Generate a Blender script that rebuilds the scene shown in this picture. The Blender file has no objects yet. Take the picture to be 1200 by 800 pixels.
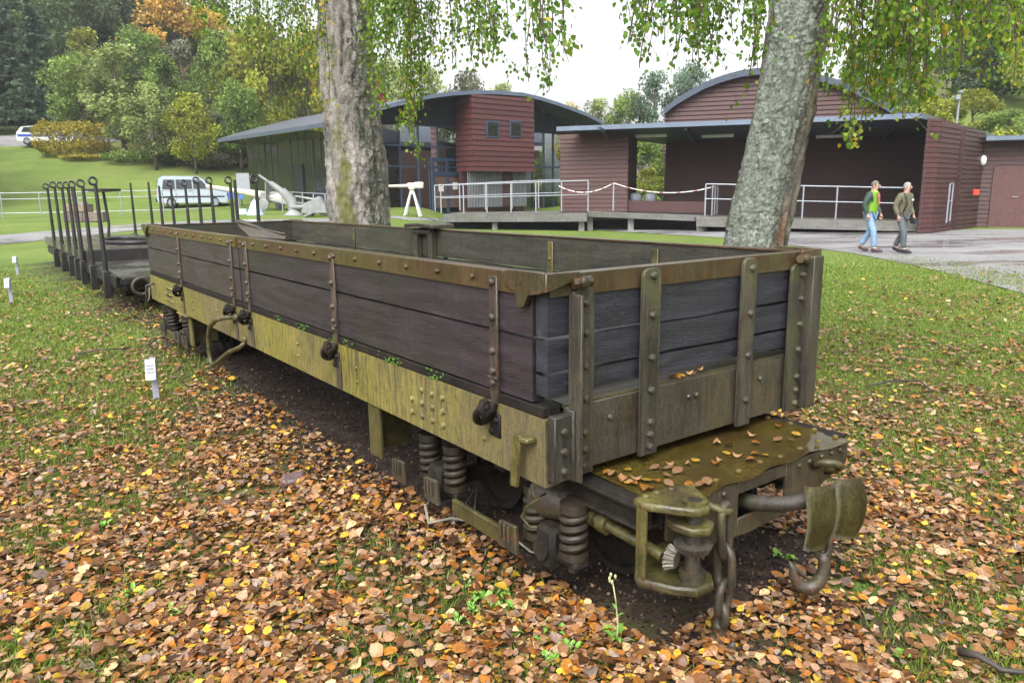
import bpy, bmesh, math, random
import numpy as np
from mathutils import Vector, Matrix, noise as mnoise
random.seed(11); RNG = np.random.default_rng(5)
S = bpy.context.scene
COL = S.collection
R = math.radians

# ------------------------------------------------------------------ camera, sky, sun, exposure
CAM_H, PITCH, ROLL, F_PX = 1.56, 0.1958, -0.0115, 871.75
cp, sp, cr, sr = math.cos(PITCH), math.sin(PITCH), math.cos(ROLL), math.sin(ROLL)
c_fwd = Vector((0, cp, -sp)); c_up0 = Vector((0, sp, cp)); c_r0 = Vector((1, 0, 0))
c_right = cr*c_r0 + sr*c_up0; c_up = -sr*c_r0 + cr*c_up0
CAM = Vector((0, 0, CAM_H))
cd = bpy.data.cameras.new('camera'); cam = bpy.data.objects.new('camera', cd); COL.objects.link(cam)
cam.matrix_world = Matrix(((c_right.x, c_up.x, -c_fwd.x, 0), (c_right.y, c_up.y, -c_fwd.y, 0), (c_right.z, c_up.z, -c_fwd.z, CAM_H), (0, 0, 0, 1)))
cd.sensor_width = 36; cd.lens = F_PX/1200*36; cd.clip_start = .05; cd.clip_end = 2000
S.camera = cam
SUN_EL, SUN_AZ = R(52), R(200)          # a high overcast sun, behind the camera's left shoulder
w = bpy.data.worlds.new('World'); S.world = w; w.use_nodes = True
nt = w.node_tree; bg = nt.nodes['Background']
sky = nt.nodes.new('ShaderNodeTexSky'); sky.sky_type = 'NISHITA'; sky.sun_disc = False
sky.sun_elevation = SUN_EL; sky.sun_rotation = SUN_AZ; sky.air_density = 1.2; sky.dust_density = 6; sky.ozone_density = 1
hs = nt.nodes.new('ShaderNodeHueSaturation'); hs.inputs['Saturation'].default_value = .12   # grey cloud cover
nt.links.new(sky.outputs[0], hs.inputs['Color']); nt.links.new(hs.outputs[0], bg.inputs['Color'])
bg.inputs['Strength'].default_value = .15
sl = bpy.data.lights.new('sun', 'SUN'); so = bpy.data.objects.new('sun', sl); COL.objects.link(so)
sl.energy = .7; sl.angle = R(45); sl.color = (1, .97, .92)
sdir = Vector((math.sin(SUN_AZ)*math.cos(SUN_EL), math.cos(SUN_AZ)*math.cos(SUN_EL), math.sin(SUN_EL)))
so.rotation_euler = sdir.to_track_quat('Z', 'Y').to_euler(); so.location = (0, -5, 30)
S.view_settings.view_transform = 'Standard'; S.view_settings.look = 'None'
S.view_settings.exposure = 1.42; S.view_settings.gamma = 1; S.view_settings.use_curve_mapping = False
S.render.engine = 'CYCLES'
S.cycles.max_bounces = 6; S.cycles.transparent_max_bounces = 8

# ------------------------------------------------------------------ measuring helpers
def ray(px, py): return c_fwd + (px-600)/F_PX*c_right - (py-400)/F_PX*c_up
def P(px, py, Y):
    d = ray(px, py); return CAM + d*(Y/d.y)
def sst(a, b, x):
    t = np.clip((x-a)/(b-a), 0, 1); return t*t*(3-2*t)
YAW = .6373
WA = Vector((.1296, 2.7548, 0)); WL = Vector((-math.sin(YAW), math.cos(YAW), 0)); WW = Vector((math.cos(YAW), math.sin(YAW), 0))
def uv_of(x, y): return ((x-WA.x)*WL.x+(y-WA.y)*WL.y, (x-WA.x)*WW.x+(y-WA.y)*WW.y)
def G(x, y):
    "height of the ground"
    x = np.asarray(x, float); y = np.asarray(y, float)
    z = -.24 + .22*sst(4.5, 15, y)
    z = z + .042*np.clip(y-19, 0, 32)*(1-.85*sst(-5.6, -2.6, x)*sst(60, 40, y))
    a = x/np.maximum(y, 5)
    lf = sst(-.16, -.42, a); rf = sst(.42, .62, a); mf = .12
    h = .24*np.clip(y-45, 0, 18) + .36*np.clip(y-63, 0, 95)
    h2 = .30*np.clip(y-40, 0, 100)
    z = z + h*np.maximum(lf, mf)*(y < 400) + h2*rf
    u = (x-WA.x)*WL.x+(y-WA.y)*WL.y; v = (x-WA.x)*WW.x+(y-WA.y)*WW.y
    rut = sst(-.45, .1, v)*sst(2.2, 1.7, v)*sst(-1.1, -.5, u)*sst(22, 20, u)
    return z + .05*rut
def at(px, py):
    "where the line of sight meets the ground"
    d = ray(px, py); t = 1.0
    prev = 0
    while t < 300:
        p = CAM + d*t
        if p.z < float(G(p.x, p.y)):
            lo, hi = prev, t
            for _ in range(30):
                m = (lo+hi)/2; p = CAM+d*m
                if p.z < float(G(p.x, p.y)): hi = m
                else: lo = m
            return CAM+d*hi
        prev = t; t += .25 if t < 30 else .6
    return CAM+d*150
def gp(px, Y):
    "ground point straight below image column px at distance Y"
    p = P(px, 226, Y); return Vector((p.x, Y, float(G(p.x, Y))))

# ------------------------------------------------------------------ object helpers
def tag(o, label=None, cat=None, group=None, kind=None):
    if label: o['label'] = label
    if cat: o['category'] = cat
    if group: o['group'] = group
    if kind: o['kind'] = kind
    return o
def empty(name, loc, rz=0, label=None, cat=None, group=None):
    o = bpy.data.objects.new(name, None); COL.objects.link(o); o.location = loc; o.rotation_euler = (0, 0, rz)
    o.empty_display_size = .2
    return tag(o, label, cat, group)
def obj(name, bm, mat, parent=None, smooth=False, auto=False):
    me = bpy.data.meshes.new(name); bmesh.ops.recalc_face_normals(bm, faces=bm.faces[:]); bm.to_mesh(me); bm.free()
    for m in (mat if isinstance(mat, (list, tuple)) else [mat]): me.materials.append(m)
    if smooth: me.shade_smooth()
    if auto: me.shade_smooth(); me.set_sharp_from_angle(angle=R(38))
    o = bpy.data.objects.new(name, me); COL.objects.link(o)
    if parent: o.parent = parent
    return o
def copy_tree(o, parent=None):
    c = o.copy(); COL.objects.link(c); c.parent = parent
    for ch in list(o.children): copy_tree(ch, c)
    return c
def np_mesh(name, verts, faces, mats, parent=None, col=None, smooth=False):
    "faces: (n,k) array; col: (n,3) per-face colours"
    verts = np.ascontiguousarray(verts, np.float32); faces = np.ascontiguousarray(faces, np.int32)
    me = bpy.data.meshes.new(name); n, k = faces.shape
    me.vertices.add(len(verts)); me.vertices.foreach_set('co', verts.ravel())
    me.loops.add(n*k); me.loops.foreach_set('vertex_index', faces.ravel())
    me.polygons.add(n); me.polygons.foreach_set('loop_start', np.arange(0, n*k, k, dtype=np.int32))
    if col is not None:
        a = me.attributes.new('tint', 'FLOAT_COLOR', 'FACE')
        a.data.foreach_set('color', np.concatenate([col, np.ones((n, 1))], 1).astype(np.float32).ravel())
    me.update(); me.validate()
    for m in (mats if isinstance(mats, (list, tuple)) else [mats]): me.materials.append(m)
    if smooth: me.shade_smooth()
    o = bpy.data.objects.new(name, me); COL.objects.link(o)
    if parent: o.parent = parent
    return o

# ------------------------------------------------------------------ shapes
def BM(): return bmesh.new()
def box(bm, lo, hi, bev=0, M=None):
    lo = Vector(lo); hi = Vector(hi)
    r = bmesh.ops.create_cube(bm, size=1)
    vs = r['verts']
    for q in vs: q.co = Vector((lo[i]+(q.co[i]+.5)*(hi[i]-lo[i]) for i in range(3)))
    if M is not None:
        for q in vs: q.co = M @ q.co
    if bev > 0:
        es = list({e for q in vs for e in q.link_edges})
        bmesh.ops.bevel(bm, geom=es, offset=bev, segments=1, affect='EDGES', profile=.5)
    return bm
def frame_for(d):
    d = d.normalized(); a = Vector((0, 0, 1)) if abs(d.z) < .9 else Vector((1, 0, 0))
    x = d.cross(a).normalized(); return x, d.cross(x).normalized()
def tube(bm, pts, r, seg=10, closed=False, cap=True):
    pts = [Vector(p) for p in pts]; n = len(pts)
    rs = list(r) if isinstance(r, (list, tuple)) else [r]*n
    x = None; rings = []
    for i, p in enumerate(pts):
        if closed: d = pts[(i+1) % n]-pts[i-1]
        else: d = pts[min(i+1, n-1)]-pts[max(i-1, 0)]
        d.normalize()
        if x is None: x, y = frame_for(d)
        else:
            x = x-d*x.dot(d)
            if x.length < 1e-6: x, y = frame_for(d)
            x.normalize(); y = d.cross(x)
        rings.append([bm.verts.new(p+(x*math.cos(2*math.pi*k/seg)+y*math.sin(2*math.pi*k/seg))*rs[i]) for k in range(seg)])
    for i in range(n if closed else n-1):
        a, b = rings[i], rings[(i+1) % n]
        for k in range(seg):
            bm.faces.new((a[k], a[(k+1) % seg], b[(k+1) % seg], b[k]))
    if cap and not closed:
        bm.faces.new(rings[0][::-1]); bm.faces.new(rings[-1])
    return bm
def cyl(bm, a, b, r, seg=14): return tube(bm, [a, b], r, seg)
def prism(bm, pts, off, bev=0):
    pts = [Vector(p) for p in pts]; off = Vector(off)
    a = [bm.verts.new(p) for p in pts]; b = [bm.verts.new(p+off) for p in pts]; n = len(pts)
    fs = [bm.faces.new(a), bm.faces.new(b[::-1])]
    for i in range(n): fs.append(bm.faces.new((a[i], b[i], b[(i+1) % n], a[(i+1) % n])))
    if bev: bmesh.ops.bevel(bm, geom=list({e for f in fs for e in f.edges}), offset=bev, segments=1, affect='EDGES')
    return bm
def ball(bm, c, r, seg=10, scale=(1, 1, 1), M=None):
    q = bmesh.ops.create_uvsphere(bm, u_segments=seg, v_segments=max(5, seg*2//3), radius=r)
    for v in q['verts']:
        v.co = Vector((v.co.x*scale[0], v.co.y*scale[1], v.co.z*scale[2]))
        if M is not None: v.co = M @ v.co
        v.co += Vector(c)
    return bm
def bolt(bm, c, n, r=.013, h=.012):
    "a domed bolt head at c on a face of normal n"
    c = Vector(c); n = Vector(n).normalized()
    tube(bm, [c-n*.004, c+n*h*.55, c+n*h*.9, c+n*h], [r, r, r*.72, r*.3], 8)
def gon(bm, pts): bm.faces.new([bm.verts.new(Vector(p)) for p in pts])

# ------------------------------------------------------------------ materials
def newmat(name):
    m = bpy.data.materials.new(name); m.use_nodes = True
    return m, m.node_tree, m.node_tree.nodes['Principled BSDF']
def N(nt, t, **kw):
    n = nt.nodes.new(t)
    for k, v in kw.items(): setattr(n, k, v)
    return n
def ramp(nt, fac, stops):
    r = N(nt, 'ShaderNodeValToRGB'); e = r.color_ramp.elements
    while len(e) < len(stops): e.new(.5)
    for q, (p, c) in zip(e, stops): q.position = p; q.color = (*c, 1) if len(c) == 3 else c
    nt.links.new(fac, r.inputs[0]); return r.outputs[0]
def mixc(nt, fac, a, b, mode='MIX'):
    m = N(nt, 'ShaderNodeMix', data_type='RGBA', blend_type=mode)
    for s, v in ((m.inputs[0], fac), (m.inputs[6], a), (m.inputs[7], b)):
        if hasattr(v, 'links'): nt.links.new(v, s)
        elif isinstance(v, (int, float)): s.default_value = v
        else: s.default_value = (*v, 1)
    return m.outputs[2]
def coords(nt, scale=(1, 1, 1)):
    tc = N(nt, 'ShaderNodeTexCoord'); mp = N(nt, 'ShaderNodeMapping'); mp.inputs['Scale'].default_value = scale
    nt.links.new(tc.outputs['Object'], mp.inputs[0]); return mp.outputs[0]
def noisen(nt, vec, scale, detail=5, rough=.6, dist=0):
    n = N(nt, 'ShaderNodeTexNoise'); n.inputs['Scale'].default_value = scale; n.inputs['Detail'].default_value = detail
    n.inputs['Roughness'].default_value = rough; n.inputs['Distortion'].default_value = dist
    nt.links.new(vec, n.inputs['Vector']); return n.outputs['Fac']
def bumpn(nt, b, h, strength=.4, dist=.01):
    n = N(nt, 'ShaderNodeBump'); n.inputs['Strength'].default_value = strength; n.inputs['Distance'].default_value = dist
    nt.links.new(h, n.inputs['Height']); nt.links.new(n.outputs[0], b.inputs['Normal'])
def weathered(name, c1, c2, c3=None, scale=6, stretch=(1, 1, 1), rough=.7, bump=.4, dist=.004, c3_scale=1.7, c3_lo=.52, c3_hi=.68, fine=60, wet=None, metal=0, grain_mul=.55, drips=.55, spec=.5, rust=0, cracks=0):
    m, nt, b = newmat(name)
    v = coords(nt, stretch); o = coords(nt)
    n1 = noisen(nt, v, scale, 8, .65)
    col = ramp(nt, n1, [(.32, c1), (.68, c2)])
    n3 = noisen(nt, v, fine, 4, .7)
    col = mixc(nt, 1.0, col, ramp(nt, n3, [(.3, (grain_mul,)*3), (.6, (1.1,)*3)]), 'MULTIPLY')
    if c3:
        n2 = noisen(nt, o, c3_scale, 7, .68, .4)
        mask = ramp(nt, n2, [(c3_lo, (0, 0, 0)), (c3_hi, (1, 1, 1))])
        col = mixc(nt, mask, col, c3)
    if drips:      # runs of grime down upright faces and fine pitting
        dn = noisen(nt, coords(nt, (9, 9, .9)), 4.5, 6, .72)
        col = mixc(nt, drips, col, mixc(nt, 1.0, col, ramp(nt, dn, [(.36, (.35, .33, .30)), (.52, (1, 1, 1)), (.70, (1.45, 1.42, 1.35))]), 'MULTIPLY'))
        pn = noisen(nt, o, 130, 3, .8)
        col = mixc(nt, 1.0, col, ramp(nt, pn, [(.30, (.50,)*3), (.50, (1,)*3), (.72, (1.35,)*3)]), 'MULTIPLY')
    oi = N(nt, 'ShaderNodeObjectInfo')     # every part weathered a little differently
    col = mixc(nt, 1.0, col, ramp(nt, oi.outputs['Random'], [(0, (.74, .74, .76)), (.5, (1, 1, 1)), (1, (1.26, 1.22, 1.12))]), 'MULTIPLY')
    if rust:       # scaly rust breaking through the paint
        rn = noisen(nt, o, 13, 8, .78, .6)
        rc = ramp(nt, noisen(nt, o, 60, 4, .7), [(.3, (.035, .015, .008)), (.6, (.115, .048, .020)), (.8, (.17, .085, .04))])
        rm = N(nt, 'ShaderNodeMath', operation='MULTIPLY'); nt.links.new(ramp(nt, rn, [(.545, (0, 0, 0)), (.60, (1, 1, 1))]), rm.inputs[0]); rm.inputs[1].default_value = rust
        col = mixc(nt, rm.outputs[0], col, rc)
    if cracks:     # splits and flaked patches along the grain
        kn = noisen(nt, coords(nt, tuple(q*.55 for q in stretch) if False else stretch), 6.5, 5, .6, .35)
        kk = N(nt, 'ShaderNodeMath', operation='SUBTRACT'); nt.links.new(kn, kk.inputs[0]); kk.inputs[1].default_value = .5
        ka = N(nt, 'ShaderNodeMath', operation='ABSOLUTE'); nt.links.new(kk.outputs[0], ka.inputs[0])
        big = noisen(nt, o, 1.8, 3)
        km = mixc(nt, ramp(nt, big, [(.46, (0, 0, 0)), (.58, (1, 1, 1))]), (1, 1, 1), ramp(nt, ka.outputs[0], [(.0, (.18,)*3), (.010, (.30,)*3), (.022, (1,)*3)]))
        col = mixc(nt, cracks, col, mixc(nt, 1.0, col, km, 'MULTIPLY'))
        fl_ = ramp(nt, noisen(nt, coords(nt, tuple(1+.25*(q-1) for q in stretch)), 4.2, 7, .72, .5), [(.60, (0, 0, 0)), (.64, (.75,)*3)])
        col = mixc(nt, fl_, col, mixc(nt, 1.0, col, (1.75, 1.65, 1.5), 'MULTIPLY'))
    b.inputs['Specular IOR Level'].default_value = spec
    nt.links.new(col, b.inputs['Base Color'])
    rr = ramp(nt, n1, [(.3, (rough-.12,)*3), (.7, (min(1, rough+.12),)*3)]) if wet is None else ramp(nt, noisen(nt, o, wet, 4), [(.45, (.08,)*3), (.6, (rough,)*3)])
    nt.links.new(rr, b.inputs['Roughness'])
    b.inputs['Metallic'].default_value = metal
    h = N(nt, 'ShaderNodeMath', operation='ADD'); nt.links.new(n1, h.inputs[0]); nt.links.new(n3, h.inputs[1])
    bumpn(nt, b, h.outputs[0], bump, dist)
    return m
def plain(name, c, rough=.6, metal=0, var=.25, scale=8):
    m, nt, b = newmat(name)
    n = noisen(nt, coords(nt), scale, 5)
    lo = tuple(x*(1-var) for x in c); hi = tuple(min(1, x*(1+var)) for x in c)
    nt.links.new(ramp(nt, n, [(.3, lo), (.7, hi)]), b.inputs['Base Color'])
    b.inputs['Roughness'].default_value = rough; b.inputs['Metallic'].default_value = metal
    return m
def leafmat(name, trans=.35, rough=.5, gain=1.0, tintcol=None, mottle=None):
    m, nt, b = newmat(name)
    a = N(nt, 'ShaderNodeAttribute', attribute_name='tint')
    col = a.outputs['Color']
    if tintcol: col = mixc(nt, 1.0, col, tintcol, 'MULTIPLY')
    if mottle: col = mixc(nt, 1.0, col, ramp(nt, noisen(nt, coords(nt), mottle, 4, .7), [(.28, (.45, .40, .36)), (.5, (1, 1, 1)), (.72, (1.3, 1.3, 1.25))]), 'MULTIPLY')
    nt.links.new(col, b.inputs['Base Color']); b.inputs['Roughness'].default_value = rough
    b.inputs['Specular IOR Level'].default_value = .3
    t = N(nt, 'ShaderNodeBsdfTranslucent'); nt.links.new(col, t.inputs[0])
    mx = N(nt, 'ShaderNodeMixShader'); mx.inputs[0].default_value = trans
    nt.links.new(b.outputs[0], mx.inputs[1]); nt.links.new(t.outputs[0], mx.inputs[2])
    nt.links.new(mx.outputs[0], nt.nodes['Material Output'].inputs['Surface'])
    return m
def cladding(name, c1, c2, pitch=.16, axis=2, rough=.6, worn=None):
    "stained boards: every course its own tone"
    m, nt, b = newmat(name)
    tc = N(nt, 'ShaderNodeTexCoord'); sx = N(nt, 'ShaderNodeSeparateXYZ'); nt.links.new(tc.outputs['Object'], sx.inputs[0])
    d = N(nt, 'ShaderNodeMath', operation='DIVIDE'); d.inputs[1].default_value = pitch; nt.links.new(sx.outputs[axis], d.inputs[0])
    fr = N(nt, 'ShaderNodeMath', operation='FRACT'); nt.links.new(d.outputs[0], fr.inputs[0])
    fl = N(nt, 'ShaderNodeMath', operation='FLOOR'); nt.links.new(d.outputs[0], fl.inputs[0])
    wn = N(nt, 'ShaderNodeTexWhiteNoise', noise_dimensions='1D'); nt.links.new(fl.outputs[0], wn.inputs['W'])
    col = mixc(nt, wn.outputs['Value'], c1, c2)
    n = noisen(nt, coords(nt, (1, 1, 6)), 3, 6)
    col = mixc(nt, 1.0, col, ramp(nt, n, [(.3, (.7,)*3), (.7, (1.2,)*3)]), 'MULTIPLY')
    if worn: col = mixc(nt, ramp(nt, noisen(nt, coords(nt, (1, 1, 3)), 1.1, 6), [(.55, (0, 0, 0)), (.72, (1, 1, 1))]), col, worn)
    nt.links.new(col, b.inputs['Base Color']); b.inputs['Roughness'].default_value = rough
    bumpn(nt, b, n, .3, .004)
    return m
# ------------------------------------------------------------------ ground sheet
def grid_axis(lo, hi, flo, fhi, fine, grow=1.13, cap=4.5):
    a = [flo]
    while a[-1] < fhi: a.append(a[-1]+fine)
    s = fine
    up = [a[-1]]
    while up[-1] < hi: s = min(s*grow, cap); up.append(up[-1]+s)
    s = fine; dn = [a[0]]
    while dn[-1] > lo: s = min(s*grow, cap); dn.append(dn[-1]-s)
    return np.array(dn[:0:-1]+a+up[1:])
gx = grid_axis(-150, 150, -5.5, 5.5, .11); gy = grid_axis(-25, 235, .8, 9.5, .11)
XX, YY = np.meshgrid(gx, gy)
def fbm(x, y, s, o=4, seed=0):
    "cheap value noise on arrays"
    r = np.zeros_like(x); amp = 1; tot = 0
    for k in range(o):
        fx = x*s*2**k+17.3*k+seed*3.1; fy = y*s*2**k-9.7*k+seed*7.7
        ix = np.floor(fx); iy = np.floor(fy); tx = fx-ix; ty = fy-iy
        tx = tx*tx*(3-2*tx); ty = ty*ty*(3-2*ty)
        def h(a, b): 
            q = np.sin(a*127.1+b*311.7+seed*13.7)*43758.5453; return q-np.floor(q)
        r += amp*((h(ix, iy)*(1-tx)+h(ix+1, iy)*tx)*(1-ty)+(h(ix, iy+1)*(1-tx)+h(ix+1, iy+1)*tx)*ty); tot += amp; amp *= .5
    return r/tot
def micro(x, y): return (fbm(x, y, 1.6, 4, 2)-.5)*.05*sst(16, 9, y)
def soil_mask(x, y):
    "bare dark soil under and beside the wagons"
    u, v = uv_of(x, y); n = fbm(x, y, 1.1, 5, 1)-.5
    vv = v+n*1.5
    m = (.55*sst(-.55, -.15, vv)+.45*sst(-.1, .15, vv))*sst(2.0, 1.5, vv)*sst(-1.25, -.5, u+n*.9)*sst(21, 19, u)
    return np.clip(m, 0, 1)
def green_mask(x, y):
    "where the turf shows between the fallen leaves"
    n = fbm(x, y, .95, 5, 3)
    far = sst(3.0, 9.5, y)
    right = sst(0, 3, x)*sst(4.2, 6.5, y)
    u, v = uv_of(x, y)
    return np.clip(sst(.49, .58, n)*.97+sst(.60-.38*far, .72-.38*far, n)+right*.5, 0, 1)
ZZ = G(XX, YY) + micro(XX, YY)
nY, nX = XX.shape
idx = np.arange(nX*nY).reshape(nY, nX)
F = np.stack([idx[:-1, :-1], idx[:-1, 1:], idx[1:, 1:], idx[1:, :-1]], -1).reshape(-1, 4)
m, nt, b = newmat('turf_and_soil')
att = N(nt, 'ShaderNodeAttribute', attribute_name='mask'); sep = N(nt, 'ShaderNodeSeparateColor'); nt.links.new(att.outputs['Color'], sep.inputs[0])
o = coords(nt)
gn = noisen(nt, o, .45, 9, .72); g2 = noisen(nt, o, 14, 4, .7); g3 = noisen(nt, o, 90, 3, .7)
grass = ramp(nt, gn, [(.32, (.082, .135, .020)), (.5, (.118, .172, .030)), (.68, (.160, .195, .046))])
grass = mixc(nt, 1, grass, ramp(nt, g2, [(.3, (.72,)*3), (.7, (1.25,)*3)]), 'MULTIPLY')
grass = mixc(nt, 1, grass, ramp(nt, g3, [(.3, (.6,)*3), (.7, (1.3,)*3)]), 'MULTIPLY')
soil = ramp(nt, noisen(nt, o, 9, 8, .7), [(.35, (.012, .008, .006)), (.52, (.034, .024, .019)), (.7, (.062, .046, .036))])
moss = ramp(nt, noisen(nt, o, 5, 6, .7), [(.30, (.034, .024, .012)), (.46, (.080, .050, .022)), (.54, (.075, .085, .016)), (.72, (.10, .135, .020))])
brk = ramp(nt, noisen(nt, o, .22, 6, .7), [(.35, (.10, .12, .03)), (.65, (.13, .09, .035))])
c = mixc(nt, sep.outputs[2], grass, brk)
c = mixc(nt, sep.outputs[1], c, moss)
c = mixc(nt, sep.outputs[0], c, soil)
nt.links.new(c, b.inputs['Base Color']); b.inputs['Roughness'].default_value = .85; b.inputs['Specular IOR Level'].default_value = .25
hh = N(nt, 'ShaderNodeMath', operation='ADD'); nt.links.new(g2, hh.inputs[0]); nt.links.new(g3, hh.inputs[1]); bumpn(nt, b, hh.outputs[0], .6, .03)
M_GROUND = m
ground = np_mesh('ground', np.stack([XX, YY, ZZ], -1).reshape(-1, 3), F, m, smooth=True)
sm = soil_mask(XX, YY); lit = np.clip(sst(10, 5.5, YY)*sst(4.5, 1.5, XX-YY*.25), 0, 1)
aa = XX/np.maximum(YY, 5)
brack = sst(50, 62, YY)*sst(-.56, -.48, aa)*sst(-.18, -.3, aa)+sst(66, 76, YY)
at_ = ground.data.attributes.new('mask', 'FLOAT_COLOR', 'POINT')
at_.data.foreach_set('color', np.stack([sm, lit, np.clip(brack, 0, 1), np.ones_like(sm)], -1).astype(np.float32).ravel())
tag(ground, kind='structure')

# ------------------------------------------------------------------ paths: sheets draped just above the ground
def drape(name, rows, mat, lift=.014, nsub=14):
    "rows: list of (edge point, other edge point) along the path"
    V = []; Fq = []; K = 6
    pts = []
    for (a, b), (c, d) in zip(rows[:-1], rows[1:]):
        for i in range(nsub): t = i/nsub; pts.append((a.lerp(c, t), b.lerp(d, t)))
    pts.append(rows[-1])
    for a, b in pts:
        for k in range(K+1):
            q = a.lerp(b, k/K); V.append((q.x, q.y, float(G(q.x, q.y))+lift+(.022*math.sin(math.pi*k/K) if lift < .04 else 0)))
    for i in range(len(pts)-1):
        for k in range(K): s = i*(K+1)+k; Fq.append((s, s+1, s+K+2, s+K+1))
    return tag(np_mesh(name, V, np.array(Fq), mat, smooth=True), kind='structure')
m, nt, b = newmat('wet_asphalt'); o = coords(nt)
cc = ramp(nt, noisen(nt, o, .5, 7, .65), [(.35, (.15, .145, .15)), (.7, (.24, .235, .235))])
cc = mixc(nt, 1, cc, ramp(nt, noisen(nt, o, 60, 3), [(.3, (.8,)*3), (.7, (1.15,)*3)]), 'MULTIPLY')
nt.links.new(cc, b.inputs['Base Color'])
nt.links.new(ramp(nt, noisen(nt, coords(nt, (.35, 1, 1)), .55, 5), [(.47, (.7,)*3), (.58, (.12,)*3)]), b.inputs['Roughness'])
M_ASPH = m
low = [(1330, 372), (1200, 345), (1100, 318), (1000, 297), (930, 288), (850, 279), (700, 270), (600, 265.5)]
upp = [(1330, 276), (1200, 269), (1140, 269), (1090, 271), (1010, 272), (850, 268), (700, 266.5), (600, 262.5)]
drape('path', [(at(*a), at(*c)) for a, c in zip(low, upp)], M_ASPH)
low = [(-160, 306), (0, 287), (100, 277), (168, 269), (260, 262.5), (380, 260), (480, 258.5), (530, 260)]
upp = [(-160, 290), (0, 276), (100, 267.5), (168, 262), (260, 258), (380, 256.5), (480, 255.5), (530, 257)]
drape('footpath', [(at(*a), at(*c)) for a, c in zip(low, upp)], M_ASPH)
# the lane up the hillside where the white car stands
drape('lane', [(Vector((-62, 61, 0)), Vector((-62, 65, 0))), (Vector((-44, 62.5, 0)), Vector((-44, 66.5, 0))), (Vector((-30, 65, 0)), Vector((-30, 69, 0)))], M_ASPH, .05)

# ------------------------------------------------------------------ fallen leaves and grass on the ground
PAL = np.array([(.17, .084, .038), (.23, .125, .062), (.28, .168, .098), (.30, .195, .135), (.22, .082, .020), (.31, .135, .026), (.42, .285, .038), (.10, .045, .018), (.050, .024, .012), (.40, .31, .17), (.19, .145, .13), (.28, .185, .14)])  # the greyest tone paints wet reflections into some leaves
PAL = PAL*np.array([1.0, .94, .84])
PW = np.array([.12, .13, .12, .10, .09, .07, .075, .10, .08, .06, .05, .05]); PW /= PW.sum()
def leaf_mesh(name, pos, size, rng, mat, flat=.35, kinds=None, lift=(.004, .03), up=None, pal=PAL, pw=PW, parent=None):
    "n leaves, each a blade folded along its midrib and curled, pointed at the tip"
    n = len(pos)
    yaw = rng.uniform(0, 2*np.pi, n); pit = rng.normal(0, flat, n); rol = rng.normal(0, flat*1.1, n)
    ca, sa = np.cos(yaw), np.sin(yaw)
    ex = np.stack([ca*np.cos(pit), sa*np.cos(pit), np.sin(pit)], 1)
    ey0 = np.stack([-sa, ca, np.zeros(n)], 1); ez0 = np.cross(ex, ey0)
    ey = ey0*np.cos(rol)[:, None]+ez0*np.sin(rol)[:, None]; ez = np.cross(ex, ey)
    wd = rng.uniform(.33, .46, n); fold = rng.normal(.05, .17, n); curl = rng.normal(0, .2, n)*np.where(rng.random(n) < .25, 2.2, .8)
    shape = [(-.5, 0), (-.28, .8), (.06, 1.0), (.34, .5), (.56, 0), (-.28, -.8), (.06, -1.0), (.34, -.5), (-.1, 0), (.2, 0)]
    V = np.zeros((n, 10, 3))
    for k, (x, y) in enumerate(shape):
        z = fold*abs(y)*wd+curl*(x*x*2)
        V[:, k] = pos+size[:, None]*(x*ex+(y*wd)[:, None]*ey+z[:, None]*ez)
    V[..., 2] += (rng.uniform(*lift, n)-np.minimum(0, V[..., 2].min(1)-pos[:, 2]))[:, None]
    base = (np.arange(n)*10)[:, None]
    fs = np.concatenate([base+np.array(q)[None] for q in ((0, 8, 2, 1), (8, 9, 3, 2), (9, 4, 3, 9), (0, 5, 6, 8), (8, 6, 7, 9))][:2]+[base+np.array(q)[None] for q in ((0, 5, 6, 8), (8, 6, 7, 9))], 0)
    tri = np.concatenate([base+np.array(q)[None] for q in ((9, 4, 3), (9, 7, 4))], 0)
    c = pal[rng.choice(len(pal), n, p=pw)]*rng.choice([.62, .85, 1.05, 1.35, 1.6], (n, 1), p=[.16, .26, .28, .2, .1])*rng.uniform(.9, 1.1, (n, 1))
    # mix quads and triangles: write triangles as two meshes joined through one face list of triangles
    T = np.concatenate([fs[:, [0, 1, 2]], fs[:, [0, 2, 3]], tri], 0)
    cc = np.concatenate([c]*4+[c]*4+[c]*2, 0)
    return np_mesh(name, V.reshape(-1, 3), T, mat, parent, cc)
M_LITTER = leafmat('fallen_leaf', .10, .36, mottle=70)
def scatter(n, y0, y1, rng, power=1.0, amax=1.15):
    n = int(n*1.33)
    y = y0+(y1-y0)*rng.random(n)**power
    a = rng.uniform(-amax, amax, n); return a*(y+.35), y
def litter_density(x, y):
    u, v = uv_of(x, y)
    n = fbm(x, y, .9, 5, 3); n2 = fbm(x, y, 3.2, 3, 9)
    lim = 6.4+.0*x + 3.0*sst(0, -3, x)
    right = sst(.3, 1.6, x)
    lim = lim*(1-right)+6.2*right
    d = sst(lim*1.75, lim*.55, y)
    d = d*(1-.90*green_mask(x, y)*sst(1.2, 2.2, y))
    d = d*(1-.62*soil_mask(x, y)*(.7+.3*sst(.35, .6, n2)))*(.22+.80*sst(.34, .62, n2))
    return np.clip(d+.13*sst(18, 8, y)*(.4+1.2*sst(.35, .65, n)), 0, 1)
def clear_of_wagon(x, y):
    u, v = uv_of(x, y); return ~((u > -.35) & (u < 7.5) & (v > .25) & (v < 1.5))
xs, ys = scatter(480000, 1.2, 20, RNG, 1.5)
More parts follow.
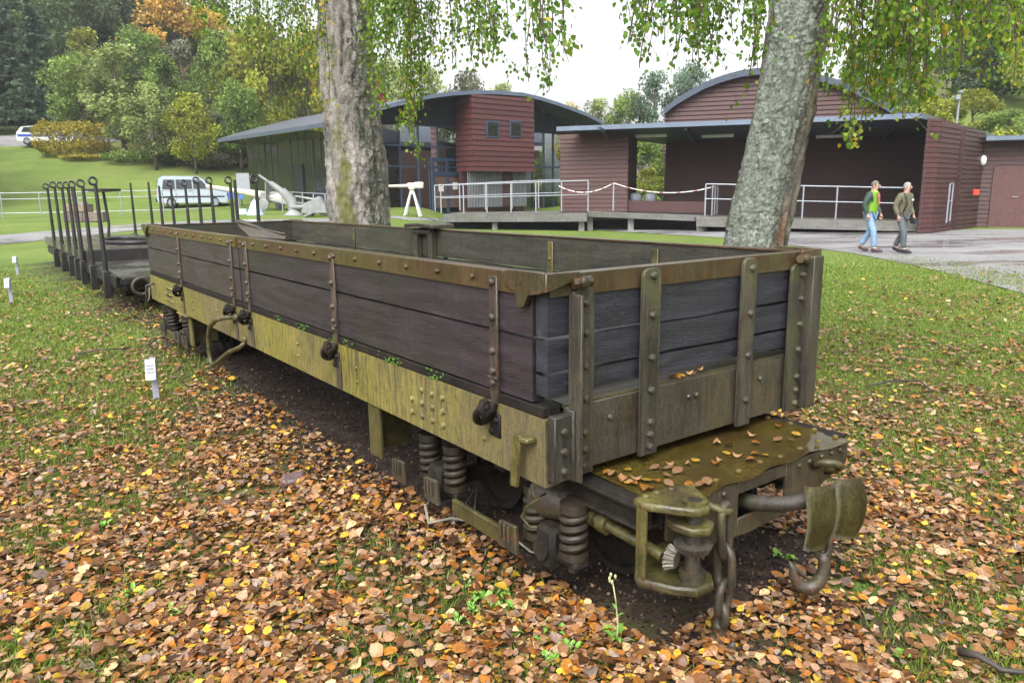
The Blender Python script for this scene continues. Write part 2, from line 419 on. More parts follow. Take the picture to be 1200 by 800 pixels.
# even density over the ground: weight by area element
keep = (RNG.random(len(xs)) < litter_density(xs, ys)*np.clip((ys+.35)/4.2*np.sqrt(4.2/np.maximum(ys, 1.2))**0, .25, 1)) & clear_of_wagon(xs, ys)
xs, ys = xs[keep], ys[keep]
zs = G(xs, ys)+micro(xs, ys)
sz = np.clip(RNG.lognormal(-3.42, .36, len(xs)), .012, .068)*np.where(ys > 7, 1.15, 1)
lf = leaf_mesh('fallen_leaves', np.stack([xs, ys, zs], 1), sz, RNG, M_LITTER, .22, lift=(.002, .034))
tag(lf, kind='stuff')
xs, ys = scatter(110000, 1.4, 11, RNG, 1.3); keep = (RNG.random(len(xs)) < soil_mask(xs, ys)*.85); xs, ys = xs[keep], ys[keep]
zs = G(xs, ys)+micro(xs, ys)
cr_ = leaf_mesh('leaf_crumbs', np.stack([xs, ys, zs], 1), RNG.uniform(.006, .022, len(xs)), RNG, M_LITTER, .5, lift=(.0, .006), pal=np.array([(.03, .018, .012), (.06, .035, .02), (.10, .06, .035), (.16, .10, .06)]), pw=np.array([.4, .3, .2, .1]))
tag(cr_, kind='stuff')
print('leaves', len(xs))
# grass blades: short turf, thicker where the leaves thin out
xs, ys = scatter(420000, 1.4, 19, RNG, 1.25)
dens = np.clip(.26+green_mask(xs, ys)*.9, 0, 1)*(1-.82*soil_mask(xs, ys))*sst(20, 12, ys)
keep = (RNG.random(len(xs)) < dens) & clear_of_wagon(xs, ys)
xs, ys = xs[keep], ys[keep]; n = len(xs)
zs = G(xs, ys)+micro(xs, ys)-.003
h = RNG.uniform(.018, .055, n)*(.7+.6*fbm(xs, ys, .7, 2, 5)); wd = RNG.uniform(.0016, .0034, n)*np.clip(ys/4, 1, 3.2); yaw = RNG.uniform(0, 2*np.pi, n); ln = RNG.normal(0, .55, (n, 2))
p0 = np.stack([xs, ys, zs], 1); side = np.stack([np.cos(yaw), np.sin(yaw), np.zeros(n)], 1)*wd[:, None]
mid = p0+np.stack([ln[:, 0]*h*.35, ln[:, 1]*h*.35, h*.6], 1); tip = p0+np.stack([ln[:, 0]*h, ln[:, 1]*h, h*.95], 1)
V = np.stack([p0-side, p0+side, mid+side*.8, mid-side*.8, tip], 1).reshape(-1, 3); base = (np.arange(n)*5)[:, None]
T = np.concatenate([base+np.array(q)[None] for q in ((0, 1, 2), (0, 2, 3), (3, 2, 4))], 0)
gc = np.array([(.135, .215, .024), (.17, .25, .034), (.205, .26, .044), (.115, .18, .023), (.22, .22, .065)])[RNG.choice(5, n, p=[.3, .3, .2, .13, .07])]*RNG.uniform(.75, 1.2, (n, 1))
M_BLADE = leafmat('grass_blade', .35, .5)
tag(np_mesh('grass', V, T, M_BLADE, None, np.concatenate([gc]*3, 0)), kind='stuff')
print('grass', n)
# ------------------------------------------------------------------ wagon materials
M_PLANK = weathered('painted_plank', (.017, .0115, .015), (.045, .031, .040), (.030, .030, .020), 2.6, (5, .9, 7), .48, .6, .005, 1.1, .54, .72, 26, None, 0, .6, drips=.25, cracks=.9)
M_PLANK_E = weathered('painted_end_plank', (.009, .009, .014), (.034, .035, .050), (.018, .025, .012), 2.6, (.9, 5, 7), .40, .7, .006, 1.6, .54, .72, 26, None, 0, .6, drips=.3, cracks=.95)
M_PLANK_IN = weathered('bare_inside_plank', (.016, .015, .010), (.046, .042, .030), (.028, .033, .012), 2.4, (5, .8, 6), .7, .6, .005, 1.3, .5, .7, 24, drips=.4, cracks=.8)
M_RIM = weathered('rusted_rim', (.040, .019, .010), (.082, .038, .017), (.062, .052, .015), 3.5, (1, 1, 1), .42, .45, .003, .9, .42, .6, 50, rust=.6)
M_RIM_E = weathered('olive_rim', (.030, .023, .011), (.070, .054, .025), (.05, .024, .012), 3, (1, 1, 1), .36, .45, .003, 2.2, .5, .66, 50, rust=.45)
M_STRAP = weathered('rusty_strap', (.032, .023, .018), (.085, .062, .048), (.062, .062, .03), 5, (1.6, 1.6, .7), .5, .7, .004, 2.4, .52, .66, 70, rust=.55)
M_POST = weathered('weathered_post', (.019, .017, .013), (.062, .055, .043), (.058, .064, .020), 4, (5, 5, .6), .5, .7, .005, 2.2, .52, .7, 40, rust=.3)
M_STEEL = weathered('old_steel', (.022, .019, .015), (.060, .053, .040), (.050, .047, .017), 7, (1, 1, 1), .45, .6, .004, 3.5, .5, .66, 70, rust=.55)
M_PLATE = weathered('end_plate_steel', (.026, .023, .018), (.070, .062, .046), (.075, .058, .020), 2.2, (1.5, 1.5, .8), .38, .4, .003, 1.6, .48, .68, 60, rust=.3)
M_MOSSY = weathered('mossy_steel', (.036, .034, .011), (.105, .094, .027), (.026, .019, .012), 6, (1, 1, 1), .45, .6, .004, 5, .5, .66, 80, rust=.4)
M_DARK = weathered('grimy_steel', (.008, .007, .006), (.024, .020, .017), (.028, .018, .011), 8, (1, 1, 1), .75, .6, .003, 4, .5, .7, 70, spec=.2)
M_SPRING = weathered('spring_steel', (.010, .007, .005), (.028, .019, .012), (.022, .021, .009), 8, (1, 1, 1), .6, .6, .003, 6, .5, .68, 70)
M_MOSS = plain('bright_moss', (.05, .12, .008), .9, 0, .5, 30)
M_GEAR = weathered('worn_gear', (.05, .046, .036), (.13, .12, .095), None, 9, (1, 1, 1), .4, .4, .002)
M_DECKW = weathered('wet_platform_plate', (.105, .080, .017), (.170, .130, .030), (.075, .044, .017), 1.6, (1, 1, 1), .22, .18, .002, 1.4, .5, .66, 40, 2.2, drips=0, spec=.7)
# sill: yellow-green lichen over old cream paint, with brown vertical runs
m, nt, b = newmat('lichened_sill'); o = coords(nt); st = coords(nt, (1, 7, .35))
base = ramp(nt, noisen(nt, o, 1.4, 6, .6), [(.3, (.140, .122, .014)), (.7, (.235, .198, .036))])
base = mixc(nt, ramp(nt, noisen(nt, coords(nt, (1, .16, .1)), 2.1, 4), [(.48, (0, 0, 0)), (.62, (1, 1, 1))]), base, (.125, .090, .052))
runs = ramp(nt, noisen(nt, st, 5.5, 6, .7), [(.46, (0, 0, 0)), (.57, (.9,)*3)])
runs = mixc(nt, ramp(nt, noisen(nt, coords(nt, (1, .8, 1)), 2.3, 5, .7), [(.42, (.12,)*3), (.6, (1,)*3)]), (0, 0, 0), runs)
base = mixc(nt, runs, base, (.048, .036, .018))
dirt = ramp(nt, noisen(nt, coords(nt, (1, 3, 1)), 9, 6, .75), [(.50, (0, 0, 0)), (.60, (.9,)*3)])
base = mixc(nt, dirt, base, (.062, .060, .018))
sxyz = N(nt, 'ShaderNodeSeparateXYZ'); nt.links.new(o, sxyz.inputs[0])
ad = N(nt, 'ShaderNodeMath', operation='MULTIPLY_ADD'); nt.links.new(noisen(nt, st, 2.2, 6, .7), ad.inputs[0]); ad.inputs[1].default_value = 2.4; nt.links.new(sxyz.outputs[1], ad.inputs[2])
mr = N(nt, 'ShaderNodeMapRange'); nt.links.new(ad.outputs[0], mr.inputs[0]); mr.inputs[1].default_value = 1.2; mr.inputs[2].default_value = 2.9; mr.inputs[3].default_value = .8; mr.inputs[4].default_value = 0
base = mixc(nt, mr.outputs[0], base, (.082, .064, .042))
base = mixc(nt, 1, base, ramp(nt, noisen(nt, o, 110, 3, .8), [(.3, (.55,)*3), (.5, (1,)*3), (.7, (1.3,)*3)]), 'MULTIPLY')
base = mixc(nt, 1, base, ramp(nt, noisen(nt, st, 22, 5, .7), [(.34, (.45,)*3), (.5, (1,)*3), (.66, (1.35,)*3)]), 'MULTIPLY')
nt.links.new(base, b.inputs['Base Color']); b.inputs['Roughness'].default_value = .62
bumpn(nt, b, noisen(nt, st, 14, 6, .7), .5, .003); M_SILL = m

# ------------------------------------------------------------------ the open wagon; local axes: x across (v), y along (u), z up
L, W, ZT = 7.18, 1.741, 1.26
RIM, SEAM, PB, ST, SB = 1.18, 1.012, .755, .70, .425
wag = empty('open_wagon', WA, YAW, 'long open railway goods wagon with dark plank drop sides and yellow green lichened sill', 'railway wagon')
bogies_z = 0
def plank_row(bm, u0, u1, z0, z1, x0, x1, bow=.0):
    "one board along u, its edges uneven"
    n = 14; a = []
    rg = random.Random(int(u0*100+z0*1000))
    for i in range(n+1):
        u = u0+(u1-u0)*i/n; dz0 = rg.uniform(0, .004); dz1 = rg.uniform(0, .004); dx = rg.uniform(-.0015, .0015)
        a.append([bm.verts.new((x0+dx, u, z0+dz0)), bm.verts.new((x1, u, z0+dz0)), bm.verts.new((x1, u, z1-dz1)), bm.verts.new((x0+dx, u, z1-dz1))])
    for p, q in zip(a[:-1], a[1:]):
        for k in range(4): bm.faces.new((p[k], p[(k+1) % 4], q[(k+1) % 4], q[k]))
    bm.faces.new(a[0][::-1]); bm.faces.new(a[-1])
def strap(parent, u, side, z1=1.235, z0=.705, w=.058):
    "iron hinge strap with bolts; its lower end hooks round a ring on the sill"
    x = -.014 if side < 0 else W+.014; s = side
    bm = BM(); box(bm, (min(x, x-s*.014), u-w/2, z0+.05), (max(x, x-s*.014), u+w/2, z1), .004)
    q = x
    prism(bm, [(q, u-w/2, z0+.052), (q, u+w/2, z0+.052), (q, u+w*.30, z0-.01), (q, u-w*.30, z0-.01)], (-s*.013, 0, 0))
    for z in (z1-.025, z1-.17, z1-.31, z0+.135, z0+.085): bolt(bm, (x, u, z), (s, 0, 0), .0165, .019)
    box(bm, (min(x, x+s*.010), u-w/2-.004, z0+.10), (max(x, x+s*.010), u+w/2+.004, z0+.112), .002)
    o = obj('strap', bm, M_STRAP, parent, auto=True)
    bm = BM()
    hook = [(x+s*.002, u+.0, z0-.005), (x+s*.022, u, z0-.03), (x+s*.05, u+.004, z0-.045), (x+s*.062, u+.006, z0-.022), (x+s*.05, u+.008, z0+.006), (x+s*.03, u+.008, z0+.01)]
    tube(bm, hook, [.021, .024, .024, .021, .018, .014], 10)
    ring = [(x+s*(.035+.030*math.cos(t)), u+.03+.038*math.sin(t)*.9, z0-.055+.042*math.cos(t+1.2)) for t in [i*2*math.pi/14 for i in range(14)]]
    tube(bm, ring, .017, 8, closed=True)
    box(bm, (min(x, x-s*.016)-.0, u-.035, z0-.155), (max(x, x-s*.016), u+.04, z0-.05), .006)
    for (du, dz) in ((-.018, -.075), (.02, -.13)): bolt(bm, (x, u+du, z0+dz), (s, 0, 0), .013, .014)
    obj('hook', bm, M_DARK, parent, auto=True)
    return o
def drop_side(u0, u1, side, straps):
    x0, x1 = (0, .06) if side < 0 else (W-.06, W)
    bm = BM(); plank_row(bm, u0, u1, SEAM+.003, ZT-.011, x0, x1); plank_row(bm, u0, u1, PB, SEAM-.004, x0, x1)
    d = obj('drop_side', bm, [M_PLANK, M_PLANK_IN], wag)
    for p in d.data.polygons:      # inner faces are bare weathered wood
        if p.normal.x*side < -.9: p.material_index = 1
    s = side; xo = x0 if s < 0 else x1
    bm = BM(); prism(bm, [(xo+s*.011, 0, RIM-.002), (xo+s*.0015, 0, RIM-.002), (xo+s*.0015, 0, ZT-.009), ((x1+.006) if s < 0 else (x0-.006), 0, ZT-.009), ((x1+.006) if s < 0 else (x0-.006), 0, ZT), (xo+s*.011, 0, ZT)], (0, u1-u0, 0))
    for v in bm.verts: v.co.y += u0
    k = int((u1-u0)/.30)
    for i in range(k+1): bolt(bm, (xo+s*.011, u0+.10+(u1-u0-.2)*i/k, 1.222), (s, 0, 0), .013, .016)
    obj('top_rail', bm, M_RIM, d, auto=True)
    for u in straps: strap(d, u, s)
    return d
drop_side(.085, 3.735, -1, (.33, 1.955, 3.555)); drop_side(3.765, L-.04, -1, (3.945, 5.66))
drop_side(.085, 3.735, 1, (.33, 1.955, 3.555)); drop_side(3.765, L-.04, 1, (3.945, 5.66))
# ends: three boards each, tops slightly ragged, with a rim
def end_wall(u_in, u_out, name='end_wall'):
    bm = BM(); lo, hi = min(u_in, u_out), max(u_in, u_out)
    rg = random.Random(int(u_in*90)+4)
    for z0, z1 in ((1.02, ZT-.012), (.882, 1.013), (.785, .875)):
        n = 10; a = []
        for i in range(n+1):
            x = .006+(W-.012)*i/n; e0 = rg.uniform(0, .009); e1 = rg.uniform(0, .007)
            a.append([bm.verts.new((x, lo, z0+e0)), bm.verts.new((x, hi, z0+e0)), bm.verts.new((x, hi, z1-e1)), bm.verts.new((x, lo, z1-e1))])
        for p, q in zip(a[:-1], a[1:]):
            for k in range(4): bm.faces.new((p[k], p[(k+1) % 4], q[(k+1) % 4], q[k]))
        bm.faces.new(a[0][::-1]); bm.faces.new(a[-1])
    e = obj(name, bm, [M_PLANK_E, M_PLANK_IN], wag)
    for p in e.data.polygons:
        if p.normal.y*(u_out-u_in) < -.5*abs(u_out-u_in): p.material_index = 1
    return e
def end_detail(e, uo, s):
    "rim, posts and bolts on the outside of one end; s = outward direction along u"
    bm = BM()
    lo, hi = sorted((uo+s*.012, uo-s*.055))
    prism(bm, [(.01, uo+s*.012, 1.178), (.01, uo+s*.002, 1.178), (.01, uo+s*.002, ZT-.008), (.01, uo-s*.06, ZT-.008), (.01, uo-s*.06, ZT+.001), (.01, uo+s*.012, ZT+.001)], (W-.02, 0, 0))
    obj('top_rail', bm, M_RIM_E, e, auto=True)
    def bar(x0, x1, z1, bolts, depth=.016, name='strap', flange=0):
        bm = BM(); r = (x1-x0)*.28
        top = [(x0, z1-r), (x0+r*.3, z1-r*.3), (x0+r, z1), (x1-r, z1), (x1-r*.3, z1-r*.3), (x1, z1-r)]
        poly = [(x0, .452)]+top+[(x1, .452)]
        prism(bm, [(x, uo+s*.014, z) for x, z in poly], (0, s*depth, 0), .003)
        if flange:   # an angle iron: the second leg stands out from the wall
            prism(bm, [(x0-.006, uo+s*.012, .445), (x0+.008, uo+s*.012, .445), (x0+.008, uo+s*.012, z1-.02), (x0-.006, uo+s*.012, z1-.02)], (0, s*flange, 0), .003)
        for (x, z) in bolts: bolt(bm, (x, uo+s*(.014+depth), z), (0, s, 0), .0165, .02)
        return obj(name, bm, M_POST, e, auto=True)
    zz = (1.15, 1.03, .90, .77, .63, .56, .49)
    bar(.105, .218, 1.205, [(.165, z) for z in zz], .018, 'corner_post', .075)
    bar(.486, .592, 1.255, [(.54, z) for z in (1.225, 1.06, .88, .74, .60, .545, .49)], .02)
    bar(1.145, 1.245, 1.258, [(1.2, z) for z in (1.21, 1.0, .80, .58)], .02)
    bar(1.533, 1.648, 1.205, [(1.615, z) for z in zz], .018, 'corner_post', .0)
    bm = BM(); prism(bm, [(1.655, uo+s*.0, .46), (1.672, uo+s*.0, .46), (1.672, uo, 1.235), (1.655, uo, 1.235)], (0, s*.07, 0), .003)
    box(bm, (1.672, min(uo-s*.01, uo+s*.06), .462), (W+.018, max(uo-s*.01, uo+s*.06), 1.238), .005)
    obj('corner_post', bm, M_POST, e, auto=True)
    bm = BM(); box(bm, (.0, min(uo+s*.005, uo+s*.05), .455), (.082, max(uo+s*.005, uo+s*.05), .72), .004)
    box(bm, (.083, min(uo, uo+s*.06), .45), (.097, max(uo, uo+s*.06), .735), .003)
    for z in (.50, .58, .66): bolt(bm, (.045, uo+s*.05, z), (0, s, 0), .0165, .02)
    obj('corner_angle', bm, M_POST, e, auto=True)
    # latch fittings at the two top corners
    for x0, d in ((-.03, 1), (W+.03, -1)):
        bm = BM()
        prism(bm, [(x0, uo+.235*-s, 1.232), (x0, uo-s*.235, 1.262), (x0, uo-s*.20, 1.272), (x0, uo+s*.02, 1.274), (x0, uo+s*.02, 1.20), (x0, uo-s*.02, 1.188), (x0, uo-s*.075, 1.185), (x0, uo-s*.10, 1.135), (x0, uo-s*.145, 1.125), (x0, uo-s*.155, 1.19), (x0, uo-s*.2, 1.212)], (d*.022, 0, 0), .003)
        prism(bm, [(x0, uo+s*.016, 1.20), (x0, uo+s*.016, 1.272), (x0+d*.17, uo+s*.016, 1.268), (x0+d*.17, uo+s*.016, 1.240), (x0+d*.10, uo+s*.016, 1.228), (x0+d*.04, uo+s*.016, 1.212)], (0, s*.02, 0), .003)
        cyl(bm, (x0+d*.13, uo+s*.035, 1.225), (x0+d*.21, uo+s*.05, 1.232), .022, 6); bolt(bm, (x0+d*.17, uo+s*.055, 1.23), (0, s, 0), .024, .02)
        obj('corner_latch', bm, M_RIM_E, e, auto=True)
e = end_wall(.07, .0); end_detail(e, 0, -1)
e2 = end_wall(L-.07, L, 'end_wall'); end_detail(e2, L, 1)
# a pale corner board seen through the gap at the near left corner
# ledge, sills, end plates, floor
for s, x in ((-1, 0), (1, W)):
    bm = BM(); box(bm, (min(x-s*.09, x), .02, ST+.002), (max(x-s*.09, x), L-.02, PB-.008), .006)
    obj('ledge', bm, M_DARK, wag)
    bm = BM()
    n = 40; lo, hi = sorted((x-s*.012, x+s*.004))
    prof = [(x+s*.004, ST), (x+s*.004, SB), (x-s*.07, SB), (x-s*.07, SB+.012), (x-s*.008, SB+.012), (x-s*.008, ST-.012), (x-s*.07, ST-.012), (x-s*.07, ST)]
    prism(bm, [(a, .002, z) for a, z in prof], (0, L-.004, 0))
    sill = obj('sill', bm, M_SILL, wag)
    bm = BM()    # rivet groups above each bogie and pairs between
    for u0 in (.76, L-1.06):
        for i in range(4):
            for j in range(3):
                if not (i == 3 and j == 2): bolt(bm, (x+s*.004, u0+.098*i, .495+.066*j), (s, 0, 0), .015, .015)
    for u in (.42, 1.7, 2.6, 4.5, 5.3):
        for dz in (.52, .60): bolt(bm, (x+s*.004, u+.0, dz), (s, 0, 0), .012, .012)
    obj('rivets', bm, M_SILL, sill, auto=True)
    for u in (1.955, 3.555, 3.945, 5.66):   # dark plates under the straps
        bm = BM(); box(bm, (min(x+s*.006, x+s*.012), u-.045, SB+.01), (max(x+s*.006, x+s*.012), u+.02, .60), .002)
        obj('stain_plate', bm, M_STRAP, sill)
bm = BM()
for (u, z) in ((6.28, .612), (6.28, .575), (6.28, .538)):   # three worn lines of stencil, no longer legible
    for k in range(5): box(bm, (-.0055, u-.10+.045*k, z-.007), (-.0040, u-.10+.045*k+.028, z+.007))
obj('stencil_mark', bm, M_DARK, wag)
for s, uo in ((-1, 0), (1, L)):
    bm = BM(); box(bm, (.10, min(uo+s*.004, uo-s*.012), .462), (W-.07, max(uo+s*.004, uo-s*.012), .735), .003)
    n = 0
    for x in (.33, .82, .875, 1.35): bolt(bm, (x, uo+s*.004, .655), (0, s, 0), .014, .014)
    obj('end_plate', bm, M_PLATE, wag, auto=True)
    bm = BM(); prism(bm, [(.10, uo-s*.09, .728), (.10, uo-s*.004, .728), (.10, uo-s*.004, .745), (.10, uo-s*.09, .748)], (W-.2, 0, 0)); obj('end_ledge', bm, M_STEEL, wag)
bm = BM()
rg = random.Random(3)
y = .05
while y < L-.1:
    wd = .19; box(bm, (.08, y, .69), (W-.08, min(y+wd-.008, L-.05), .728+rg.uniform(0, .006))); y += wd
obj('floor', bm, M_PLANK_IN, wag)
bm = BM()
for x in (.45, .87, 1.29): box(bm, (x-.04, .1, .44), (x+.04, L-.1, .685))
for u in (1.9, 3.6, 5.3): box(bm, (.02, u-.05, .46), (W-.02, u+.05, .68))
obj('underframe', bm, M_DARK, wag)
bm = BM(); rg = random.Random(8)
for k in range(170):     # moss growing out of the joint above the sill
    u = rg.choice([1.98, 1.84, 2.5, 1.25, 1.32, .86, 2.95])+rg.gauss(0, .035)
    ball(bm, (-.006+rg.uniform(0, .01), u+rg.gauss(0, .02), .722+rg.uniform(-.02, .022)), rg.uniform(.002, .0065), 6, (.6, 1.6, 1))
tag(obj('moss', bm, M_MOSS, wag, smooth=True), kind='stuff')
# centre posts with a cap on the far side and the hinged latch plate on the near side
for x, s in ((W, 1), (0, -1)):
    for u in (3.62, 3.88):
        bm = BM(); box(bm, (min(x-s*.065, x-s*.12), u-.035, .73), (max(x-s*.065, x-s*.12), u+.035, 1.235), .004); obj('stanchion', bm, M_PLANK_IN, wag)
bm = BM(); prism(bm, [(W-.16, 3.50, 1.268), (W+.07, 3.50, 1.268), (W+.09, 3.72, 1.282), (W+.07, 4.0, 1.268), (W-.16, 4.0, 1.268), (W-.18, 3.72, 1.282)], (0, 0, .034), .006)
cyl(bm, (W-.10, 3.6, 1.235), (W-.10, 3.9, 1.235), .03, 10); obj('centre_cap', bm, M_POST, wag, auto=True)
bm = BM(); prism(bm, [(.05, 3.62, 1.262), (.075, 3.95, 1.33), (.085, 4.02, 1.365), (.095, 3.96, 1.375), (.135, 3.45, 1.30), (.14, 3.12, 1.285), (.12, 3.06, 1.265), (.10, 3.2, 1.264)], (.012, .0, .012), .003)
tube(bm, [(.07, 4.0, 1.375), (.12, 3.5, 1.318), (.14, 3.1, 1.298)], .008, 8); obj('latch_plate', bm, M_STEEL, wag, auto=True)
for u in (5.3, 2.0, 1.0):      # inside face irons of the far side
    bm = BM(); box(bm, (W-.075, u-.028, .74), (W-.062, u+.028, 1.22), .003); bolt(bm, (W-.075, u, 1.1), (-1, 0, 0)); bolt(bm, (W-.075, u, .98), (-1, 0, 0)); obj('inside_strap', bm, M_MOSSY, wag, auto=True)
# steps: bent iron grab handles below the near sill
def step(parent, u, s=-1, x=0, r=.020):
    bm = BM(); X = x+s*.012
    tube(bm, [(X, u+.02, .615), (X+s*.06, u+.06, .612), (X+s*.10, u+.22, .575), (X+s*.11, u+.38, .50), (X+s*.11, u+.46, .40), (X+s*.11, u+.475, .26), (X+s*.11, u+.46, .185), (X+s*.11, u+.40, .165), (X+s*.10, u+.30, .205), (X+s*.08, u+.02, .33), (X+s*.03, u-.16, .40), (X, u-.19, .44)], [.02, .02, .02, .02, .019, .019, .019, .019, .019, .019, .017, .017], 10)
    for z, du in ((.615, 0), (.46, -.18)): ball(bm, (X, u+du, z), .032, 10, (.8, 1.2, 1))
    return obj('grab_step', bm, M_MOSSY, parent, smooth=True)
step(wag, 3.92)
bm = BM(); tube(bm, [(-.02, 6.9, .62), (-.09, 6.95, .60), (-.10, 6.97, .45), (-.09, 7.12, .36), (-.03, 7.2, .42), (-.02, 7.15, .55)], .013, 8); obj('grab_step', bm, M_STEEL, wag, smooth=True)
# bracket under the near left corner
bm = BM(); prism(bm, [(-.055, .125, .40), (-.055, .175, .395), (-.055, .15, .61), (-.055, .10, .625)], (.016, 0, 0), .004)
prism(bm, [(-.055, .055, .60), (-.055, .15, .595), (-.055, .15, .615), (-.055, .055, .62)], (.07, 0, 0), .004)
obj('corner_bracket', bm, M_MOSSY, wag, auto=True)
bm = BM(); tube(bm, [(-.02, .05, .43), (-.05, .02, .41), (-.06, .0, .40), (-.03, -.03, .42), (-.055, .05, .35), (-.06, .09, .29), (-.05, .04, .26), (-.05, .0, .275)], .005, 6); obj('wire', bm, M_MOSSY, wag, smooth=True)
# light plate below the sill (px 470,510) and the bracket further back
for u in (1.53, 5.6):
    bm = BM(); box(bm, (.03, u-.02, .10), (.05, u+.12, .42), .004); box(bm, (.05, u+.10, .12), (.30, u+.12, .42)); obj('hanger', bm, M_MOSSY, wag)
bm = BM(); box(bm, (-.02, 5.55, .405), (.10, 5.95, .42), .003); cyl(bm, (.03, 5.62, .405), (.03, 5.62, .10), .012); obj('foot_board', bm, M_SILL, wag)

# ------------------------------------------------------------------ bogies
def coil(bm, c, r=.050, z0=0, z1=.28, turns=4.6, wire=.0165):
    pts = []; n = int(turns*16)
    for i in range(n+1):
        t = i/16*2*math.pi; pts.append((c[0]+r*math.cos(t), c[1]+r*math.sin(t), z0+(z1-z0)*i/n))
    tube(bm, pts, wire, 8)
def bogie(uc, s):
    "s = -1: its platform points to the near end"
    def U(d): return uc+s*d                     # d measured from the bogie centre outwards
    g = empty('bogie', (0, 0, 0)); g.parent = wag
    # d of axles +-.455 ; platform from d=.50 to .98
    for v0, v1 in ((.20, .235), (1.515, 1.55)):
        bm = BM(); lo, hi = sorted((U(-.85), U(.93)))
        box(bm, (v0, lo, .325), (v1, hi, .415), .005); box(bm, (v0-.03, lo, .395), (v1+.03, hi, .41), .003); box(bm, (v0-.03, lo, .315), (v1+.03, hi, .327), .003)
        obj('side_frame', bm, M_DARK, g)
    bm = BM()
    for d in (-.84, -.12, .12, .44): box(bm, (.24, min(U(d), U(d+.09)), .24), (1.51, max(U(d), U(d+.09)), .39), .005)
    box(bm, (.5, min(U(-.2), U(.2)), .39), (1.24, max(U(-.2), U(.2)), .44)); obj('transom', bm, M_DARK, g)
    for d in (-.455, .455):
        bm = BM(); cyl(bm, (.12, U(d), .09), (W-.12, U(d), .09), .045); obj('axle', bm, M_DARK, g, auto=True)
        for v in (.53, 1.21):
            sg = -1 if v < .87 else 1
            bm = BM(); prof = [(.045, -.05), (.075, -.05), (.085, -.012), (.20, -.006), (.205, -.03), (.235, -.03), (.237, .03), (.262, .04), (.262, .052), (.225, .055), (.205, .022), (.085, .02), (.075, .06), (.045, .06)]
            n = 32; rings = [[bm.verts.new((v-sg*h, U(d)+r*math.cos(2*math.pi*k/n), .09+r*math.sin(2*math.pi*k/n))) for k in range(n)] for r, h in prof]
            for a, q in zip(rings, rings[1:]+rings[:1]):
                for k in range(n): bm.faces.new((a[k], a[(k+1) % n], q[(k+1) % n], q[k]))
            obj('wheel', bm, M_DARK, g, auto=True)
        for v in (.15, W-.15):
            sg = -1 if v < .87 else 1
            bm = BM(); box(bm, (v-.065, U(d)-.06, .0), (v+.06, U(d)+.06, .19), .02); box(bm, (v-.04, U(d)-.18, .045), (v+.04, U(d)+.18, .088), .012)
            cyl(bm, (v, U(d), .09), (v+sg*.085, U(d), .09), .045, 12); obj('axle_box', bm, M_DARK, g, auto=True)
            for k in (-1, 1):
                bm = BM(); c = (v, U(d)+k*.122)
                coil(bm, c, .046, .115, .285, 4.2)
                cyl(bm, (*c, .085), (*c, .115), .062, 16); cyl(bm, (*c, .285), (*c, .325), .058, 16); cyl(bm, (*c, .02), (*c, .32), .022, 8)
                obj('spring', bm, M_SPRING, g, auto=True)
    # low equalising bar and end castings on each side
    for v in (.055, W-.055):
        bm = BM(); lo, hi = sorted((U(-.20), U(.28))); box(bm, (v-.012, lo, .025), (v+.012, hi, .105), .004); obj('equaliser_bar', bm, M_MOSSY, g)
        for d in (.29, -.36, -.70):
            bm = BM()
            prism(bm, [(v-.04, U(d)-.07, .04), (v-.04, U(d)+.07, .04), (v-.04, U(d)+.06, .16), (v-.04, U(d)-.06, .17)], (.022, 0, 0), .005)
            for q in (-.03, .0, .03): box(bm, (v-.056, U(d)+q-.007, .09), (v-.038, U(d)+q+.007, .165), .002)
            obj('casting', bm, M_STEEL, g)
    return g, U
gN, U = bogie(.585, -1)
gF, U2 = bogie(L-.585, 1)
